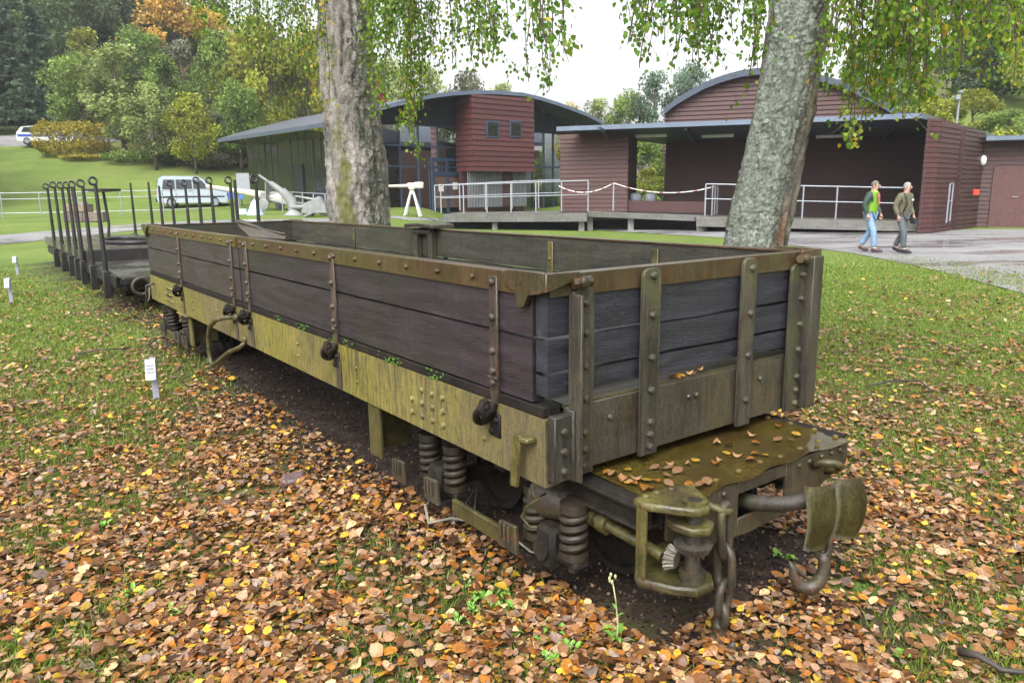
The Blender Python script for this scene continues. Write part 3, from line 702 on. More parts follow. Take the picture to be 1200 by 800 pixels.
# platform and front beam of both bogies
def platform(g, U, s):
    uo = U(.965); 
    bm = BM(); nx, ny = 26, 8; x0, x1 = .26, 1.535
    ua, ub = U(.44), U(.985)
    gr = []
    for i in range(nx+1):
        row = []
        for j in range(ny+1):
            x = x0+(x1-x0)*i/nx; u = ua+(ub-ua)*j/ny
            edge = (j/ny)**4
            z = .415+.006*math.sin(x*7+1)*edge+.004*math.sin(x*23)*edge-.009*edge*abs(math.sin(x*5.2))+.004*math.sin(3*x+u*5)
            row.append(bm.verts.new((x, u+s*.008*math.sin(x*19)*edge, z)))
        gr.append(row)
    for i in range(nx):
        for j in range(ny): bm.faces.new((gr[i][j], gr[i+1][j], gr[i+1][j+1], gr[i][j+1]))
    r = bmesh.ops.solidify(bm, geom=bm.faces[:], thickness=.008)
    for i in range(9): bolt(bm, (x0+.05+(x1-x0-.1)*i/8, U(.925), .419+.006*math.sin(i*2.1)), (0, 0, 1), .013, .01)
    for k in range(3): bolt(bm, (x1-.04, U(.55+.13*k), .418), (0, 0, 1), .013, .01)
    obj('platform', bm, M_DECKW, g, auto=True)
    bm = BM()   # front beam: deeper in the middle, with a slot for the drawbar
    out = [(.27, .40), (.27, .27), (.46, .17), (.78, .155), (1.05, .165), (1.25, .21), (1.50, .285), (1.525, .30), (1.525, .40)]
    slot = [(.70, .355), (.70, .24), (1.03, .24), (1.03, .355)]
    for (p0, p1) in ((0, .70), (1.03, 2)): pass
    y = U(.955)
    def piece(poly): prism(bm, [(x, y, z) for x, z in poly], (0, s*.014, 0), .002)
    piece([(.27, .40), (.27, .27), (.46, .17), (.70, .158), (.70, .40)])
    piece([(.7005, .40), (.7005, .345), (1.03, .345), (1.03, .40)])
    piece([(.7005, .235), (.7005, .158), (.78, .155), (1.03, .165), (1.03, .235)])
    piece([(1.0305, .40), (1.0305, .165), (1.05, .166), (1.25, .21), (1.525, .30), (1.525, .40)])
    lo, hi = sorted((U(.93), U(.972)))
    box(bm, (.27, min(U(.89), U(.954)), .392), (1.525, max(U(.89), U(.954)), .402))
    for x in (.36, .44, .60, 1.12, 1.2, 1.3, 1.38, 1.45): bolt(bm, (x, y+s*.014, .372), (0, s, 0), .013, .013)
    obj('front_beam', bm, M_STEEL, g, auto=True)
    for x in (.26, 1.52):
        bm = BM(); box(bm, (x, min(U(.47), U(.95)), .31), (x+.014, max(U(.47), U(.95)), .405))
        obj('platform_side', bm, M_DARK, g)
platform(gN, U, -1); platform(gF, U2, 1)
def ulink(bm, a, b, wdt, r, ax):
    "an oblong chain link between a and b, its width along ax"
    a = Vector(a); b = Vector(b); d = (b-a).normalized(); ax = (Vector(ax)-d*d.dot(Vector(ax))).normalized(); h = wdt/2
    pts = []
    for i in range(7): t = math.pi*i/6; pts.append(a+d*h-d*h*math.sin(t)+ax*h*math.cos(t))
    for i in range(7): t = math.pi*i/6; pts.append(b-d*h+d*h*math.sin(t)-ax*h*math.cos(t))
    tube(bm, pts, r, 9, closed=True)
def hookshape(bm, top, size, ax, r=.02, wide=1):
    "eye at the top, shank and curved tip below; opens along ax"
    t = Vector(top); ax = Vector(ax).normalized()*wide; dn = Vector((0, 0, -1))
    ulink(bm, t+Vector((0, 0, .028)), t+dn*.05, .055, r*.6, ax)
    P_ = [t+dn*.045, t+dn*size*.35-ax*.01, t+dn*size*.62-ax*.012, t+dn*size*.86+ax*size*.03, t+dn*size*.99+ax*size*.16, t+dn*size*.95+ax*size*.36, t+dn*size*.74+ax*size*.47, t+dn*size*.52+ax*size*.50, t+dn*size*.40+ax*size*.56]
    tube(bm, P_, [r*.85, r, r*1.05, r*1.25, r*1.35, r*1.15, r*.85, r*.55, r*.2], 10)
# near end: two hook chains, the buffer plate on its bar
ch = empty('chain', (0, 0, 0)); ch.parent = wag
bm = BM(); tube(bm, [(.44, -.385, .37), (.44, -.45, .385), (.455, -.485, .375), (.485, -.49, .365), (.51, -.485, .355), (.525, -.45, .35), (.525, -.385, .34)], .0155, 10); obj('shackle', bm, M_MOSSY, ch, smooth=True)
for (a, b_, ax) in (((.488, -.475, .385), (.505, -.478, .175), (1, .35, 0)), ((.505, -.47, .215), (.512, -.475, .03), (.2, 1, 0)), ((.511, -.478, .06), (.50, -.478, -.075), (1, .2, 0))):
    bm = BM(); ulink(bm, a, b_, .084, .0165, ax); obj('link', bm, M_STEEL, ch, smooth=True)
bm = BM(); hookshape(bm, (.50, -.478, -.065), .175, (-.45, -1, 0), .029); obj('hook', bm, M_STEEL, ch, smooth=True)
cp_ = empty('coupler', (0, 0, 0)); cp_.parent = wag
bm = BM(); tube(bm, [(.80, -.30, .27), (.80, -.40, .285), (.83, -.50, .305), (.90, -.565, .325), (.96, -.60, .32)], [.034, .034, .033, .032, .036], 14); obj('drawbar', bm, M_POST, cp_, smooth=True)
def lobe(bm, v0, v1, z0, z1, bulge, u0=-.605, tilt=0):
    n, mm = 8, 8; g = []
    for i in range(n+1):
        row = []
        for j in range(mm+1):
            a = i/n; c = j/mm
            x = v0+(v1-v0)*a; z = z0+(z1-z0)*c
            taper = 1-.30*(1-c)**2; x = (v0+v1)/2+(x-(v0+v1)/2)*taper
            rr = 1-max(0, abs(2*a-1)-.6)*max(0, abs(2*c-1)-.6)*1.4
            x = (v0+v1)/2+(x-(v0+v1)/2)*rr
            z += -.035*(x-.83)
            row.append(bm.verts.new((x, u0-bulge*(1-(2*c-1)**2)-.02*(1-(2*a-1)**2)-tilt*(a-.5), z)))
        g.append(row)
    for i in range(n):
        for j in range(mm): bm.faces.new((g[i][j], g[i+1][j], g[i+1][j+1], g[i][j+1]))
    bmesh.ops.solidify(bm, geom=bm.faces[:], thickness=-.024)
bm = BM(); lobe(bm, .835, .99, .125, .405, .03, -.60, .04); obj('buffer_plate', bm, M_MOSSY, cp_, smooth=True)
bm = BM(); lobe(bm, 1.005, 1.14, .145, .412, .03, -.635, .06); obj('buffer_plate', bm, M_MOSSY, cp_, smooth=True)
bm = BM(); box(bm, (.92, -.60, .24), (1.10, -.565, .36), .01); obj('buffer_boss', bm, M_STEEL, cp_)
bm = BM(); tube(bm, [(1.235, -.385, .34), (1.235, -.43, .37), (1.25, -.47, .375), (1.29, -.475, .36), (1.33, -.465, .34), (1.345, -.43, .31), (1.345, -.385, .29)], .0175, 10); obj('shackle', bm, M_MOSSY, cp_, smooth=True)
bm = BM(); hookshape(bm, (.985, -.60, .12), .20, (-1, .9, 0), .024, 1.15); obj('hook', bm, M_STEEL, cp_, smooth=True)
# screw brake on the left front corner of the near bogie
br = empty('brake_gear', (0, 0, 0)); br.parent = wag
tri = [(.155, -.315), (.40, -.335), (.425, -.385), (.36, -.50), (.315, -.545), (.26, -.54), (.215, -.49), (.145, -.375)]
bm = BM(); prism(bm, [(x, u, .419) for x, u in tri], (0, 0, .032), .007)
for x, u in ((.19, -.345), (.25, -.345), (.32, -.355)): bolt(bm, (x, u, .451), (0, 0, 1), .015, .013)
tube(bm, [(.30, -.485, .451), (.30, -.485, .462)], .048, 20); obj('top_plate', bm, M_MOSSY, br, auto=True)
bm = BM(); tube(bm, [(.30, -.485, .38), (.30, -.485, .4625)], .027, 16); tube(bm, [(.30, -.485, .14), (.30, -.485, .39)], [.03, .026], 16); tube(bm, [(.30, -.485, .14), (.30, -.485, .18)], .05, 18); obj('gear_shaft', bm, M_STEEL, br, auto=True)
tri2 = [(.17, -.315), (.36, -.33), (.40, -.40), (.395, -.50), (.34, -.555), (.26, -.55), (.20, -.49), (.14, -.36)]
bm = BM(); prism(bm, [(x, u, .345) for x, u in [(.24, -.40), (.33, -.40), (.375, -.45), (.36, -.53), (.30, -.56), (.24, -.53), (.225, -.45)]], (0, 0, .03), .006); obj('collar', bm, M_MOSSY, br, auto=True)
bm = BM(); prism(bm, [(x, u, .112) for x, u in tri2], (0, 0, .036), .008); obj('bottom_plate', bm, M_MOSSY, br, auto=True)
bm = BM()
for (x, u) in ((.158, -.36),): box(bm, (x-.008, u-.024, .125), (x+.009, u+.024, .428), .004)
box(bm, (.20, -.322, .13), (.36, -.310, .22), .005)
box(bm, (.37, -.42, .25), (.385, -.36, .43), .004); obj('bracket_leg', bm, M_MOSSY, br)
def gear(bm, c, axis, r, h, teeth, bevel=.75):
    c = Vector(c); x, y = frame_for(Vector(axis)); d = Vector(axis).normalized(); a = []; b_ = []
    for i in range(teeth*4):
        t = 2*math.pi*i/(teeth*4); rr = r if i % 4 < 2 else r*.86
        a.append(c+(x*math.cos(t)+y*math.sin(t))*rr); b_.append(c+d*h+(x*math.cos(t)+y*math.sin(t))*rr*bevel)
    A = [bm.verts.new(p) for p in a]; B = [bm.verts.new(p) for p in b_]; n = len(A)
    bm.faces.new(A); bm.faces.new(B[::-1])
    for i in range(n): bm.faces.new((A[i], B[i], B[(i+1) % n], A[(i+1) % n]))
bm = BM(); gear(bm, (.30, -.485, .290), (0, 0, -1), .072, .028, 26, .8); obj('gear', bm, M_GEAR, br)
bm = BM(); gear(bm, (.245, -.415, .225), (.3, -1, .0), .052, .035, 16, .62); obj('bevel_gear', bm, M_GEAR, br)
bm = BM(); tube(bm, [(.235, -.40, .225), (.22, -.25, .245), (.215, -.10, .255), (.21, .06, .26)], .0235, 14); tube(bm, [(.217, -.13, .253), (.216, -.085, .2555)], .042, 16); tube(bm, [(.216, -.06, .256), (.215, -.03, .257)], .037, 16); obj('brake_rod', bm, M_MOSSY, br, auto=True)
bm = BM(); tube(bm, [(.215, .01, .257), (.213, .03, .257), (.21, .06, .26), (.20, .17, .275), (.195, .25, .285), (.19, .28, .29)], [.034, .05, .062, .098, .108, .06], 20); obj('spring_drum', bm, M_STEEL, br, auto=True)
# ------------------------------------------------------------------ the flat wagon with stakes behind
M_BLACK = weathered('black_painted_steel', (.007, .006, .008), (.020, .018, .018), (.030, .025, .018), 5, (1, 1, 1), .5, .4, .003, 3, .52, .7, 50)
M_WETDECK = weathered('wet_deck_boards', (.04, .036, .032), (.10, .094, .09), (.05, .06, .03), 3, (1, 1, 6), .4, .4, .004, 1.5, .5, .7, 30, 1.6)
fl = empty('flat_wagon', WA, YAW, 'dark flat railway wagon with a row of tall iron stakes along each side', 'railway wagon')
U0, U1 = 9.25, 19.3
bm = BM()
for x in (0.03, 1.90): box(bm, (x, U0+.5, .30), (x+.08, U1-.2, .46), .006)
for u in (U0+.5, 12.6, 15.5, U1-.4): box(bm, (.03, u, .30), (1.98, u+.1, .45), .006)
obj('underframe', bm, M_BLACK, fl)
bm = BM(); y = U0
while y < 12.5: box(bm, (.06, y, .452), (1.94, min(y+.155, 12.5), .485), .004); y += .165
obj('low_deck', bm, M_WETDECK, fl)
bm = BM(); box(bm, (.05, 12.55, .42), (1.95, 12.75, .69), .012); obj('bolster', bm, M_BLACK, fl)
bm = BM(); y = 12.8
while y < U1: box(bm, (.06, y, .60), (1.94, min(y+.17, U1), .655), .004); y += .18
for x in (.0, 1.92): box(bm, (x, 12.8, .50), (x+.08, U1, .665), .004)
obj('raised_deck', bm, M_WETDECK, fl)
bm = BM(); box(bm, (.35, U0-.02, .28), (1.6, U0+.0, .45), .003); box(bm, (.0, U0-.035, .40), (1.98, U0-.022, .47), .003)
obj('front_beam', bm, M_BLACK, fl)
bm = BM(); tube(bm, [(.25+.11*math.cos(t), U0-.07, .36+.11*math.sin(t)) for t in [i*math.pi/9 for i in range(18)]], .025, 8, closed=True); obj('draw_ring', bm, M_STEEL, fl, auto=True); bm = BM(); tube(bm, [(.9, U0, .34), (.9, U0-.35, .36)], .035, 10); box(bm, (.7, U0-.38, .25), (1.1, U0-.34, .47), .02); obj('coupler', bm, M_STEEL, fl, auto=True)
for u in (U0+.55, U0+1.6, U1-1.8, U1-.8):
    bm = BM()
    cyl(bm, (.3, u, .09), (1.7, u, .09), .045)
    for x in (.66, 1.30): cyl(bm, (x-.04, u, .09), (x+.04, u, .09), .24, 24)
    obj('wheelset', bm, M_DARK, fl, auto=True)
def stake(u, x, lean, ztop=1.85, eye=1):
    bm = BM(); zt_ = ztop-.08
    px_ = lambda z: x+lean*(z-.45)
    tube(bm, [(px_(.12), u, .12), (px_(.5), u, .5), (px_(zt_), u, zt_)], [.034, .036, .024], 8)
    box(bm, (px_(.3)-.055, u-.06, .10), (px_(.3)+.055, u+.06, .50), .008)
    if eye:
        tube(bm, [(px_(ztop)-.03+.05*math.cos(t), u+.012*math.sin(t), ztop-.03+.052*math.sin(t)) for t in [i*2*math.pi/14 for i in range(14)]], .018, 6, closed=True)
    obj('stake', bm, M_BLACK, fl, auto=True)
for i, (u, z) in enumerate(((10.35, 1.84), (11.65, 1.83), (12.75, 1.83), (13.5, 1.83), (14.4, 1.84), (15.6, 1.87), (17.0, 1.86))): stake(u, .0, -.004, z)
stake(13.1, .05, -.03, 1.84, 0)
for u, z, ey in ((9.36, 1.85, 1), (10.40, 1.91, 0), (10.65, 1.86, 1), (11.8, 1.88, 1), (12.65, 1.9, 1), (13.6, 1.87, 1), (14.8, 1.88, 1), (15.9, 1.9, 0), (16.95, 2.0, 0), (19.1, 2.02, 0)): stake(u, 2.0, .0, z, ey)
bm = BM(); tube(bm, [(1.05, 17.0, .6), (1.10, 17.0, 1.0), (1.06, 17.0, 1.7)], .03, 8); tube(bm, [(1.06, 17, 1.70), (1.06, 17, 1.72), (1.06, 17, 1.77), (1.06, 17, 1.78)], [.06, .36, .36, .1], 20); obj('brake_column', bm, M_BLACK, fl, auto=True)
bm = BM(); tube(bm, [(1.2+.5*math.cos(t), 15.4+1.1*math.sin(t), .69) for t in [i*2*math.pi/24 for i in range(24)]], .04, 8, closed=True); obj('slewing_ring', bm, M_BLACK, fl, smooth=True)

# ------------------------------------------------------------------ buildings
M_CLAD = cladding('red_brown_boards', (.050, .0155, .0155), (.066, .0215, .0205), .15)
M_CLAD_D = cladding('dark_red_brown_boards', (.044, .019, .018), (.060, .027, .025), .15, worn=(.065, .05, .042))
M_CLAD_P = cladding('porch_boards', (.045, .017, .017), (.060, .023, .022), .15)
M_ZINC = plain('blue_grey_metal', (.15, .185, .25), .35, .6, .12, 2)
M_ROOFTOP = plain('dark_roof_sheet', (.07, .078, .095), .5, .2, .15, 1)
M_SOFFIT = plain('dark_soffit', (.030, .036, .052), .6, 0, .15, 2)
M_FRAME = plain('blue_black_frame', (.030, .048, .085), .35)
M_GALV = plain('galvanised_steel', (.26, .28, .31), .5, .4, .12, 9)
M_CONC = plain('pale_concrete', (.20, .195, .18), .8, 0, .2, 4)
M_DECKF = weathered('grey_deck_timber', (.10, .098, .094), (.17, .168, .16), (.09, .09, .065), 2, (1, 1, 8), .65, .3, .004, 1.2, .5, .7, 30)
M_WHITE = plain('white_paint', (.55, .56, .56), .45, 0, .06)
M_CREAM = plain('cream_paint', (.48, .46, .36), .5, 0, .1)
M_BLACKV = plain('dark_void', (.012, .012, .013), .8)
M_BRICK = plain('dull_brick', (.17, .065, .05), .8)
def glassmat(name, tint, refl=1.0, trans=.55):
    m, nt, b = newmat(name)
    t = N(nt, 'ShaderNodeBsdfTransparent'); t.inputs[0].default_value = (*[trans*x for x in tint], 1)
    g = N(nt, 'ShaderNodeBsdfGlossy'); g.inputs['Roughness'].default_value = .03; g.inputs['Color'].default_value = (.8*refl,)*3+(1,)
    f = N(nt, 'ShaderNodeFresnel'); f.inputs[0].default_value = 2.8
    mx = N(nt, 'ShaderNodeMixShader'); nt.links.new(f.outputs[0], mx.inputs[0]); nt.links.new(t.outputs[0], mx.inputs[1]); nt.links.new(g.outputs[0], mx.inputs[2])
    nt.links.new(mx.outputs[0], nt.nodes['Material Output'].inputs['Surface']); return m
M_GLASS = glassmat('tinted_glass', (.62, .70, .68), 1, .8)
m, nt, b = newmat('mirror_glass'); b.inputs['Base Color'].default_value = (.020, .022, .015, 1); b.inputs['Roughness'].default_value = .05; b.inputs['IOR'].default_value = 1.3; bumpn(nt, b, noisen(nt, coords(nt), .55, 2), .35, .12)
M_MIRROR = m
def wall_boards(bm, a, c, z0, z1, n, pitch=.17, lap=.034):
    "weatherboards from a to c (plan points) standing out along n; each board's foot laps the one below"
    a = Vector(a); c = Vector(c); n = Vector(n); z = z0
    while z < z1-.01:
        zt = min(z+pitch, z1)
        q = [(a+n*lap, z), (c+n*lap, z), (c+n*.004, zt), (a+n*.004, zt)]
        vs = [bm.verts.new((p.x, p.y, zz)) for p, zz in q]; bm.faces.new(vs)
        lo = [bm.verts.new((p.x, p.y, z)) for p in (a, c)]
        bm.faces.new((lo[0], lo[1], vs[1], vs[0])); bm.faces.new((lo[0], vs[0], vs[3])); bm.faces.new((lo[1], vs[2], vs[1])); z = zt
    return bm
def v2(p): return Vector((p.x, p.y, 0))
def onplane(px, py, p0, n):
    d = ray(px, py); return CAM+d*((p0-CAM).dot(n)/d.dot(n))
# --- building A: glass hall under a curved metal roof
A40 = R(40); da = Vector((math.cos(A40), math.sin(A40), 0)); ba = Vector((-math.sin(A40), math.cos(A40), 0)); na = -ba
pa = P(580, 106, 43)
def A(px, py, back=0): return onplane(px, py, pa+ba*back, na)
hall = empty('glass_hall', gp(560, 44), 0, 'museum hall with a curved blue grey metal roof, glass walls and red boarded tower', 'building')
inv = Vector(hall.location)
def H(name, bm, mat, parent=None, auto=False):
    for v in bm.verts: v.co -= inv
    return obj(name, bm, mat, parent or hall, auto=auto)
arc_px = [(381, 143.5), (410, 134), (440, 126.5), (467, 119), (493, 113), (513, 109.5), (533, 107.3), (556, 106), (580, 106), (613, 108.7), (634, 113.5), (653, 119.5), (670, 125.5), (687, 132), (700, 138.5), (708, 143.5)]
arc = [A(*p) for p in arc_px]
# far end of the left eave
eL = onplane(255, 163, arc[0], da); Lb = (eL-arc[0]); Lb_len = Lb.dot(ba); dz_b = (Lb.z)
back = ba*Lb_len+Vector((0, 0, dz_b))
bm = BM(); top_ = [bm.verts.new(p) for p in arc]; bot = [bm.verts.new(p-Vector((0, 0, .20))) for p in arc]
topb = [bm.verts.new(p+back) for p in arc]; botb = [bm.verts.new(p+back-Vector((0, 0, .20))) for p in arc]
n = len(arc)
for i in range(n-1):
    f = bm.faces.new((top_[i], top_[i+1], topb[i+1], topb[i])); f.material_index = 1
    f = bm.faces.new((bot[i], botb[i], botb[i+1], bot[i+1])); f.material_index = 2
    bm.faces.new((top_[i], bot[i], bot[i+1], top_[i+1])); bm.faces.new((topb[i], topb[i+1], botb[i+1], botb[i]))
bm.faces.new((top_[0], topb[0], botb[0], bot[0])); bm.faces.new((top_[-1], bot[-1], botb[-1], topb[-1]))
H('roof', bm, [M_ZINC, M_ROOFTOP, M_SOFFIT])
# front glazing set back below the roof
SBK = 2.0
def zarc(p):
    "underside of the roof above plan point p"
    t = (p-arc[0]).dot(da); b_ = (p-arc[0]).dot(ba)
    for q, r in zip(arc[:-1], arc[1:]):
        t0, t1 = (q-arc[0]).dot(da), (r-arc[0]).dot(da)
        if t <= t1 or r is arc[-1]: return q.z+(r.z-q.z)*(t-t0)/(t1-t0)-.2+dz_b*b_/Lb_len
gl = A(392, 238, SBK); gr_ = A(702, 238, SBK)
gz0 = float(G(A(500, 238, SBK).x, A(500, 238, SBK).y))-.1
def front_pt(px, back=SBK): q = A(px, 230, back); return v2(q)
cols = [394, 420, 446, 470, 492, 514, 543]
cols_r = [624, 637, 648, 660, 675, 690, 702]
floorA = gz0+.15
bmg = BM(); bmf = BM()
def glaze(cs, levels, bmg, bmf, back=SBK, fw=.05):
    for c0, c1 in zip(cs[:-1], cs[1:]):
        a, c = front_pt(c0, back), front_pt(c1, back); za, zc = zarc(a), zarc(c)
        bmg.faces.new([bmg.verts.new((p.x, p.y, z)) for p, z in ((a, gz0), (c, gz0), (c, zc), (a, za))])
    for c in cs:
        a = front_pt(c, back); box(bmf, (-fw, -.06, gz0), (fw, .06, zarc(a)), 0, Matrix.Translation(a)@Matrix.Rotation(A40, 4, 'Z'))
    for lv in levels:
        a, c = front_pt(cs[0], back), front_pt(cs[-1], back); ln = (c-a).length
        box(bmf, (0, -.05, lv-.05), (ln, .052, lv+.05), 0, Matrix.Translation(a)@Matrix.Rotation(A40, 4, 'Z'))
glaze(cols, (gz0+2.4, gz0+3.5, gz0+4.6), bmg, bmf)
H('glazing', bmg, M_GLASS); H('glazing_frame', bmf, M_FRAME); bmg = BM(); bmf = BM()
glaze(cols_r, (gz0+2.5, gz0+4.6), bmg, bmf)
H('glazing', bmg, M_GLASS); H('glazing_frame', bmf, M_FRAME)
bm = BM()   # dark upper band between glass and roof at the front, left of the tower
a, c = front_pt(500, SBK-.08), front_pt(545, SBK-.08)
bm.faces.new([bm.verts.new((p.x, p.y, z)) for p, z in ((a, gz0+4.65), (c, gz0+4.65), (c, zarc(c)), (a, zarc(a)))])
a, c = front_pt(394, SBK-.08), front_pt(500, SBK-.08)
bm.faces.new([bm.verts.new((p.x, p.y, z)) for p, z in ((a, gz0+4.35), (c, gz0+4.65), (c, zarc(c)), (a, zarc(a)))])
bmesh.ops.solidify(bm, geom=bm.faces[:], thickness=.03); H('upper_band', bm, M_SOFFIT); bm = BM()
a, c = front_pt(622, SBK-.08), front_pt(702, SBK-.08)
bm.faces.new([bm.verts.new((p.x, p.y, z)) for p, z in ((a, gz0+4.65), (c, gz0+4.3), (c, zarc(c)), (a, zarc(a)))])
bmesh.ops.solidify(bm, geom=bm.faces[:], thickness=.03)
H('upper_band', bm, M_SOFFIT)
# side wall: tall mirror glass under the eave
si = 1.6    # inset from the eave line
s0 = v2(arc[0])+da*si+ba*SBK; s1 = v2(arc[0])+da*si+ba*(Lb_len*.97)
zt0 = arc[0].z-.35; zt1 = arc[0].z+dz_b-.35
nb = 13; bm = BM(); bmf = BM()
for i in range(nb):
    a = s0.lerp(s1, i/nb); c = s0.lerp(s1, (i+1)/nb); za = zt0+(zt1-zt0)*i/nb; zc = zt0+(zt1-zt0)*(i+1)/nb
    g0 = float(G(a.x, a.y))-.2; g1 = float(G(c.x, c.y))-.2
    tw = da*random.uniform(-.03, .03)
    bm.faces.new([bm.verts.new((p.x, p.y, z)) for p, z in ((a+tw, g0), (c, g1), (c+tw, zc), (a, za))])
    box(bmf, (-.02, -.02, g0), (.008, .02, za), 0, Matrix.Translation(a-da*.0)@Matrix.Rotation(A40, 4, 'Z'))
H('side_glazing', bm, M_MIRROR); H('side_frame', bmf, M_FRAME)
bm = BM()   # sloping soffit panels between side wall and eave
for i in range(nb):
    a = s0.lerp(s1, i/nb); c = s0.lerp(s1, (i+1)/nb-.006); za = zt0+(zt1-zt0)*i/nb; zc = zt0+(zt1-zt0)*(i+1)/nb
    e0 = a-da*(si-.06); e1 = c-da*(si-.06)
    bm.faces.new([bm.verts.new(q) for q in ((a.x, a.y, za), (c.x, c.y, zc), (e1.x, e1.y, zc+.14), (e0.x, e0.y, za+.14))])
H('eave_panel', bm, M_MIRROR)
k = s0.lerp(s1, .34); bm = BM(); g0 = float(G(k.x, k.y))
box(bm, (-.03, -.03, g0-.1), (.03, 1.0, g0+2.3), 0, Matrix.Translation(k-da*.06)@Matrix.Rotation(A40, 4, 'Z')); H('side_door', bm, M_BLACKV)
# interior: back wall, floor, pale crates and orange shelf boards seen through the glass
bm = BM(); a, c = front_pt(392, SBK+5), front_pt(712, SBK+5)
bm.faces.new([bm.verts.new((p.x, p.y, z)) for p, z in ((a, gz0), (c, gz0), (c, zarc(c)), (a, zarc(a)))])
H('inner_wall', bm, plain('inner_wall_paint', (.30, .30, .32), .8))
bm = BM(); a, c = front_pt(470, SBK+1.2), front_pt(517, SBK+1.2); ln = (c-a).length
T_ = Matrix.Translation(a)@Matrix.Rotation(A40, 4, 'Z')
for i in range(4): box(bm, (0, 0, gz0+.1+i*.52), (ln, .5, gz0+.52+i*.52), .02, T_)
H('shelving', bm, plain('pale_crate_board', (.70, .62, .5), .7))
bm = BM()
for i in range(4): box(bm, (-.05, -.06, gz0+.53+i*.52), (ln+.05, .55, gz0+.60+i*.52), 0, T_)
H('shelf_board', bm, plain('orange_board', (.65, .33, .15), .7))
# tower
print('hall', arc[0], arc[-1], Lb_len, gz0)
tf0, tf1 = front_pt(555, -.0), front_pt(626, -.0)
tb = 1.5
zt_a, zt_b = zarc(tf0)+.02, zarc(tf1)+.02
z_lo = A(590, 201).z
bm = BM()
fa, fc = tf0, tf1
# front boards follow the roof line: courses to the lower side, then a closing course
wall_boards(bm, fa, fc, z_lo, min(zt_a, zt_b), na, .28, .05)
lft0 = tf0+ba*tb
wall_boards(bm, lft0, tf0, z_lo, min(zt_a, zarc(lft0)), -da, .28, .05)
wall_boards(bm, tf1, tf1+ba*tb, z_lo, zt_b, da)
prism(bm, [(*p.xy, z) for p, z in ((fa, z_lo), (fc, z_lo), (fc, zt_b), (fa, zt_a))], ba*.3)
prism(bm, [(*p.xy, z) for p, z in ((fa, z_lo), (fc, z_lo), (fc+ba*tb, z_lo), (fa+ba*tb, z_lo))], (0, 0, .05))
tower = H('tower', bm, cladding('tower_boards', (.062, .0165, .017), (.083, .023, .023), .28))
for px in (577, 604):
    c = A(px, 151.5, -.03); bm = BM(); hw = .30; T_ = Matrix.Translation(c)@Matrix.Rotation(A40, 4, 'Z')
    box(bm, (-.45, -.05, -.46), (.45, .0, .46), .01, T_); H('window', bm, M_FRAME, hall)
    bm = BM(); box(bm, (-.35, -.065, -.36), (.35, -.048, .36), 0, T_); H('window_pane', bm, M_MIRROR, hall)
# slatted undercroft below the tower
bm = BM()
q0, q1 = tf0+ba*.5, tf1+ba*.5; ln = (q1-q0).length; k = int(ln/.11); T_ = Matrix.Translation(q0)@Matrix.Rotation(A40, 4, 'Z')
for i in range(k): box(bm, (i*.11, 0, floorA), (i*.11+.04, .05, z_lo), 0, T_)
H('slat_screen', bm, M_GALV)
bm = BM(); box(bm, (-.1, .5, floorA-.3), (ln+.1, .7, z_lo), 0, T_); box(bm, (ln*.55, -.02, floorA), (ln*.72, .12, z_lo), 0, T_); H('undercroft_wall', bm, M_CLAD_P)
# entrance door frame in blue-black with two notices
d0, d1 = front_pt(508, SBK-.12), front_pt(541, SBK-.12); ln = (d1-d0).length; T_ = Matrix.Translation(d0)@Matrix.Rotation(A40, 4, 'Z')
bm = BM()
for x in (0, ln*.5, ln): box(bm, (x-.09, -.05, floorA-.3), (x+.09, .08, floorA+2.6), .01, T_)
box(bm, (-.1, -.055, floorA+1.75), (ln+.1, .085, floorA+2.0), .01, T_); box(bm, (-.1, -.055, floorA+2.55), (ln+.1, .085, floorA+2.75), .01, T_)
H('door_frame', bm, M_FRAME)
bm = BM(); box(bm, (0, .0, floorA), (ln, .02, floorA+1.75), 0, T_); H('door', bm, plain('door_wood', (.10, .06, .05), .6))
for x, zc_ in ((.25, 1.1), (.75, 1.2)):
    bm = BM(); box(bm, (ln*x-.17, -.075, floorA+zc_-.2), (ln*x+.17, -.06, floorA+zc_+.2), 0, T_); H('notice', bm, M_WHITE)

# --- building B: boarded shed with a porch and a barrel roof
shed = empty('boarded_shed', gp(900, 30), 0, 'red brown boarded shed with a deep open porch and barrel roof behind', 'building')
invB = Vector(shed.location)
def B(name, bm, mat, parent=None, auto=False):
    for v in bm.verts: v.co -= invB
    return obj(name, bm, mat, parent or shed, auto=auto)
FL_, FR_ = P(652, 148.5, 30), P(1080, 132.5, 26)
BR_ = P(1172, 159.5, 33); BL_ = FL_+(BR_-FR_)
FR_.z -= 0
th = Vector((0, 0, .17))
bm = BM(); q = [FL_, FR_, BR_, BL_]; t_ = [bm.verts.new(p) for p in q]; u_ = [bm.verts.new(p-th) for p in q]
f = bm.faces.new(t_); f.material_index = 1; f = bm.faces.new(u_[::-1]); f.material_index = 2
for i in range(4): bm.faces.new((t_[i], u_[i], u_[(i+1) % 4], t_[(i+1) % 4]))
B('porch_roof', bm, [M_ZINC, M_ROOFTOP, M_SOFFIT])
df = v2(FR_-FL_).normalized(); ds = v2(BR_-FR_).normalized(); nf = Vector((df.y, -df.x, 0))
if nf.y > 0: nf = -nf
def zroof(p):
    n_ = (FR_-FL_).cross(BR_-FR_).normalized(); return FL_.z-((p-FL_).x*n_.x+(p-FL_).y*n_.y)/n_.z-.17
def wallB(name, a, c, z0, mat, nrm, thick=.2, pitch=.17):
    bm = BM(); za, zc = zroof(a), zroof(c)
    wall_boards(bm, a, c, z0, min(za, zc)-.01, nrm, pitch)
    prism(bm, [(a.x, a.y, z0), (c.x, c.y, z0), (c.x, c.y, zc), (a.x, a.y, za)], -nrm*thick)
    return B(name, bm, mat)
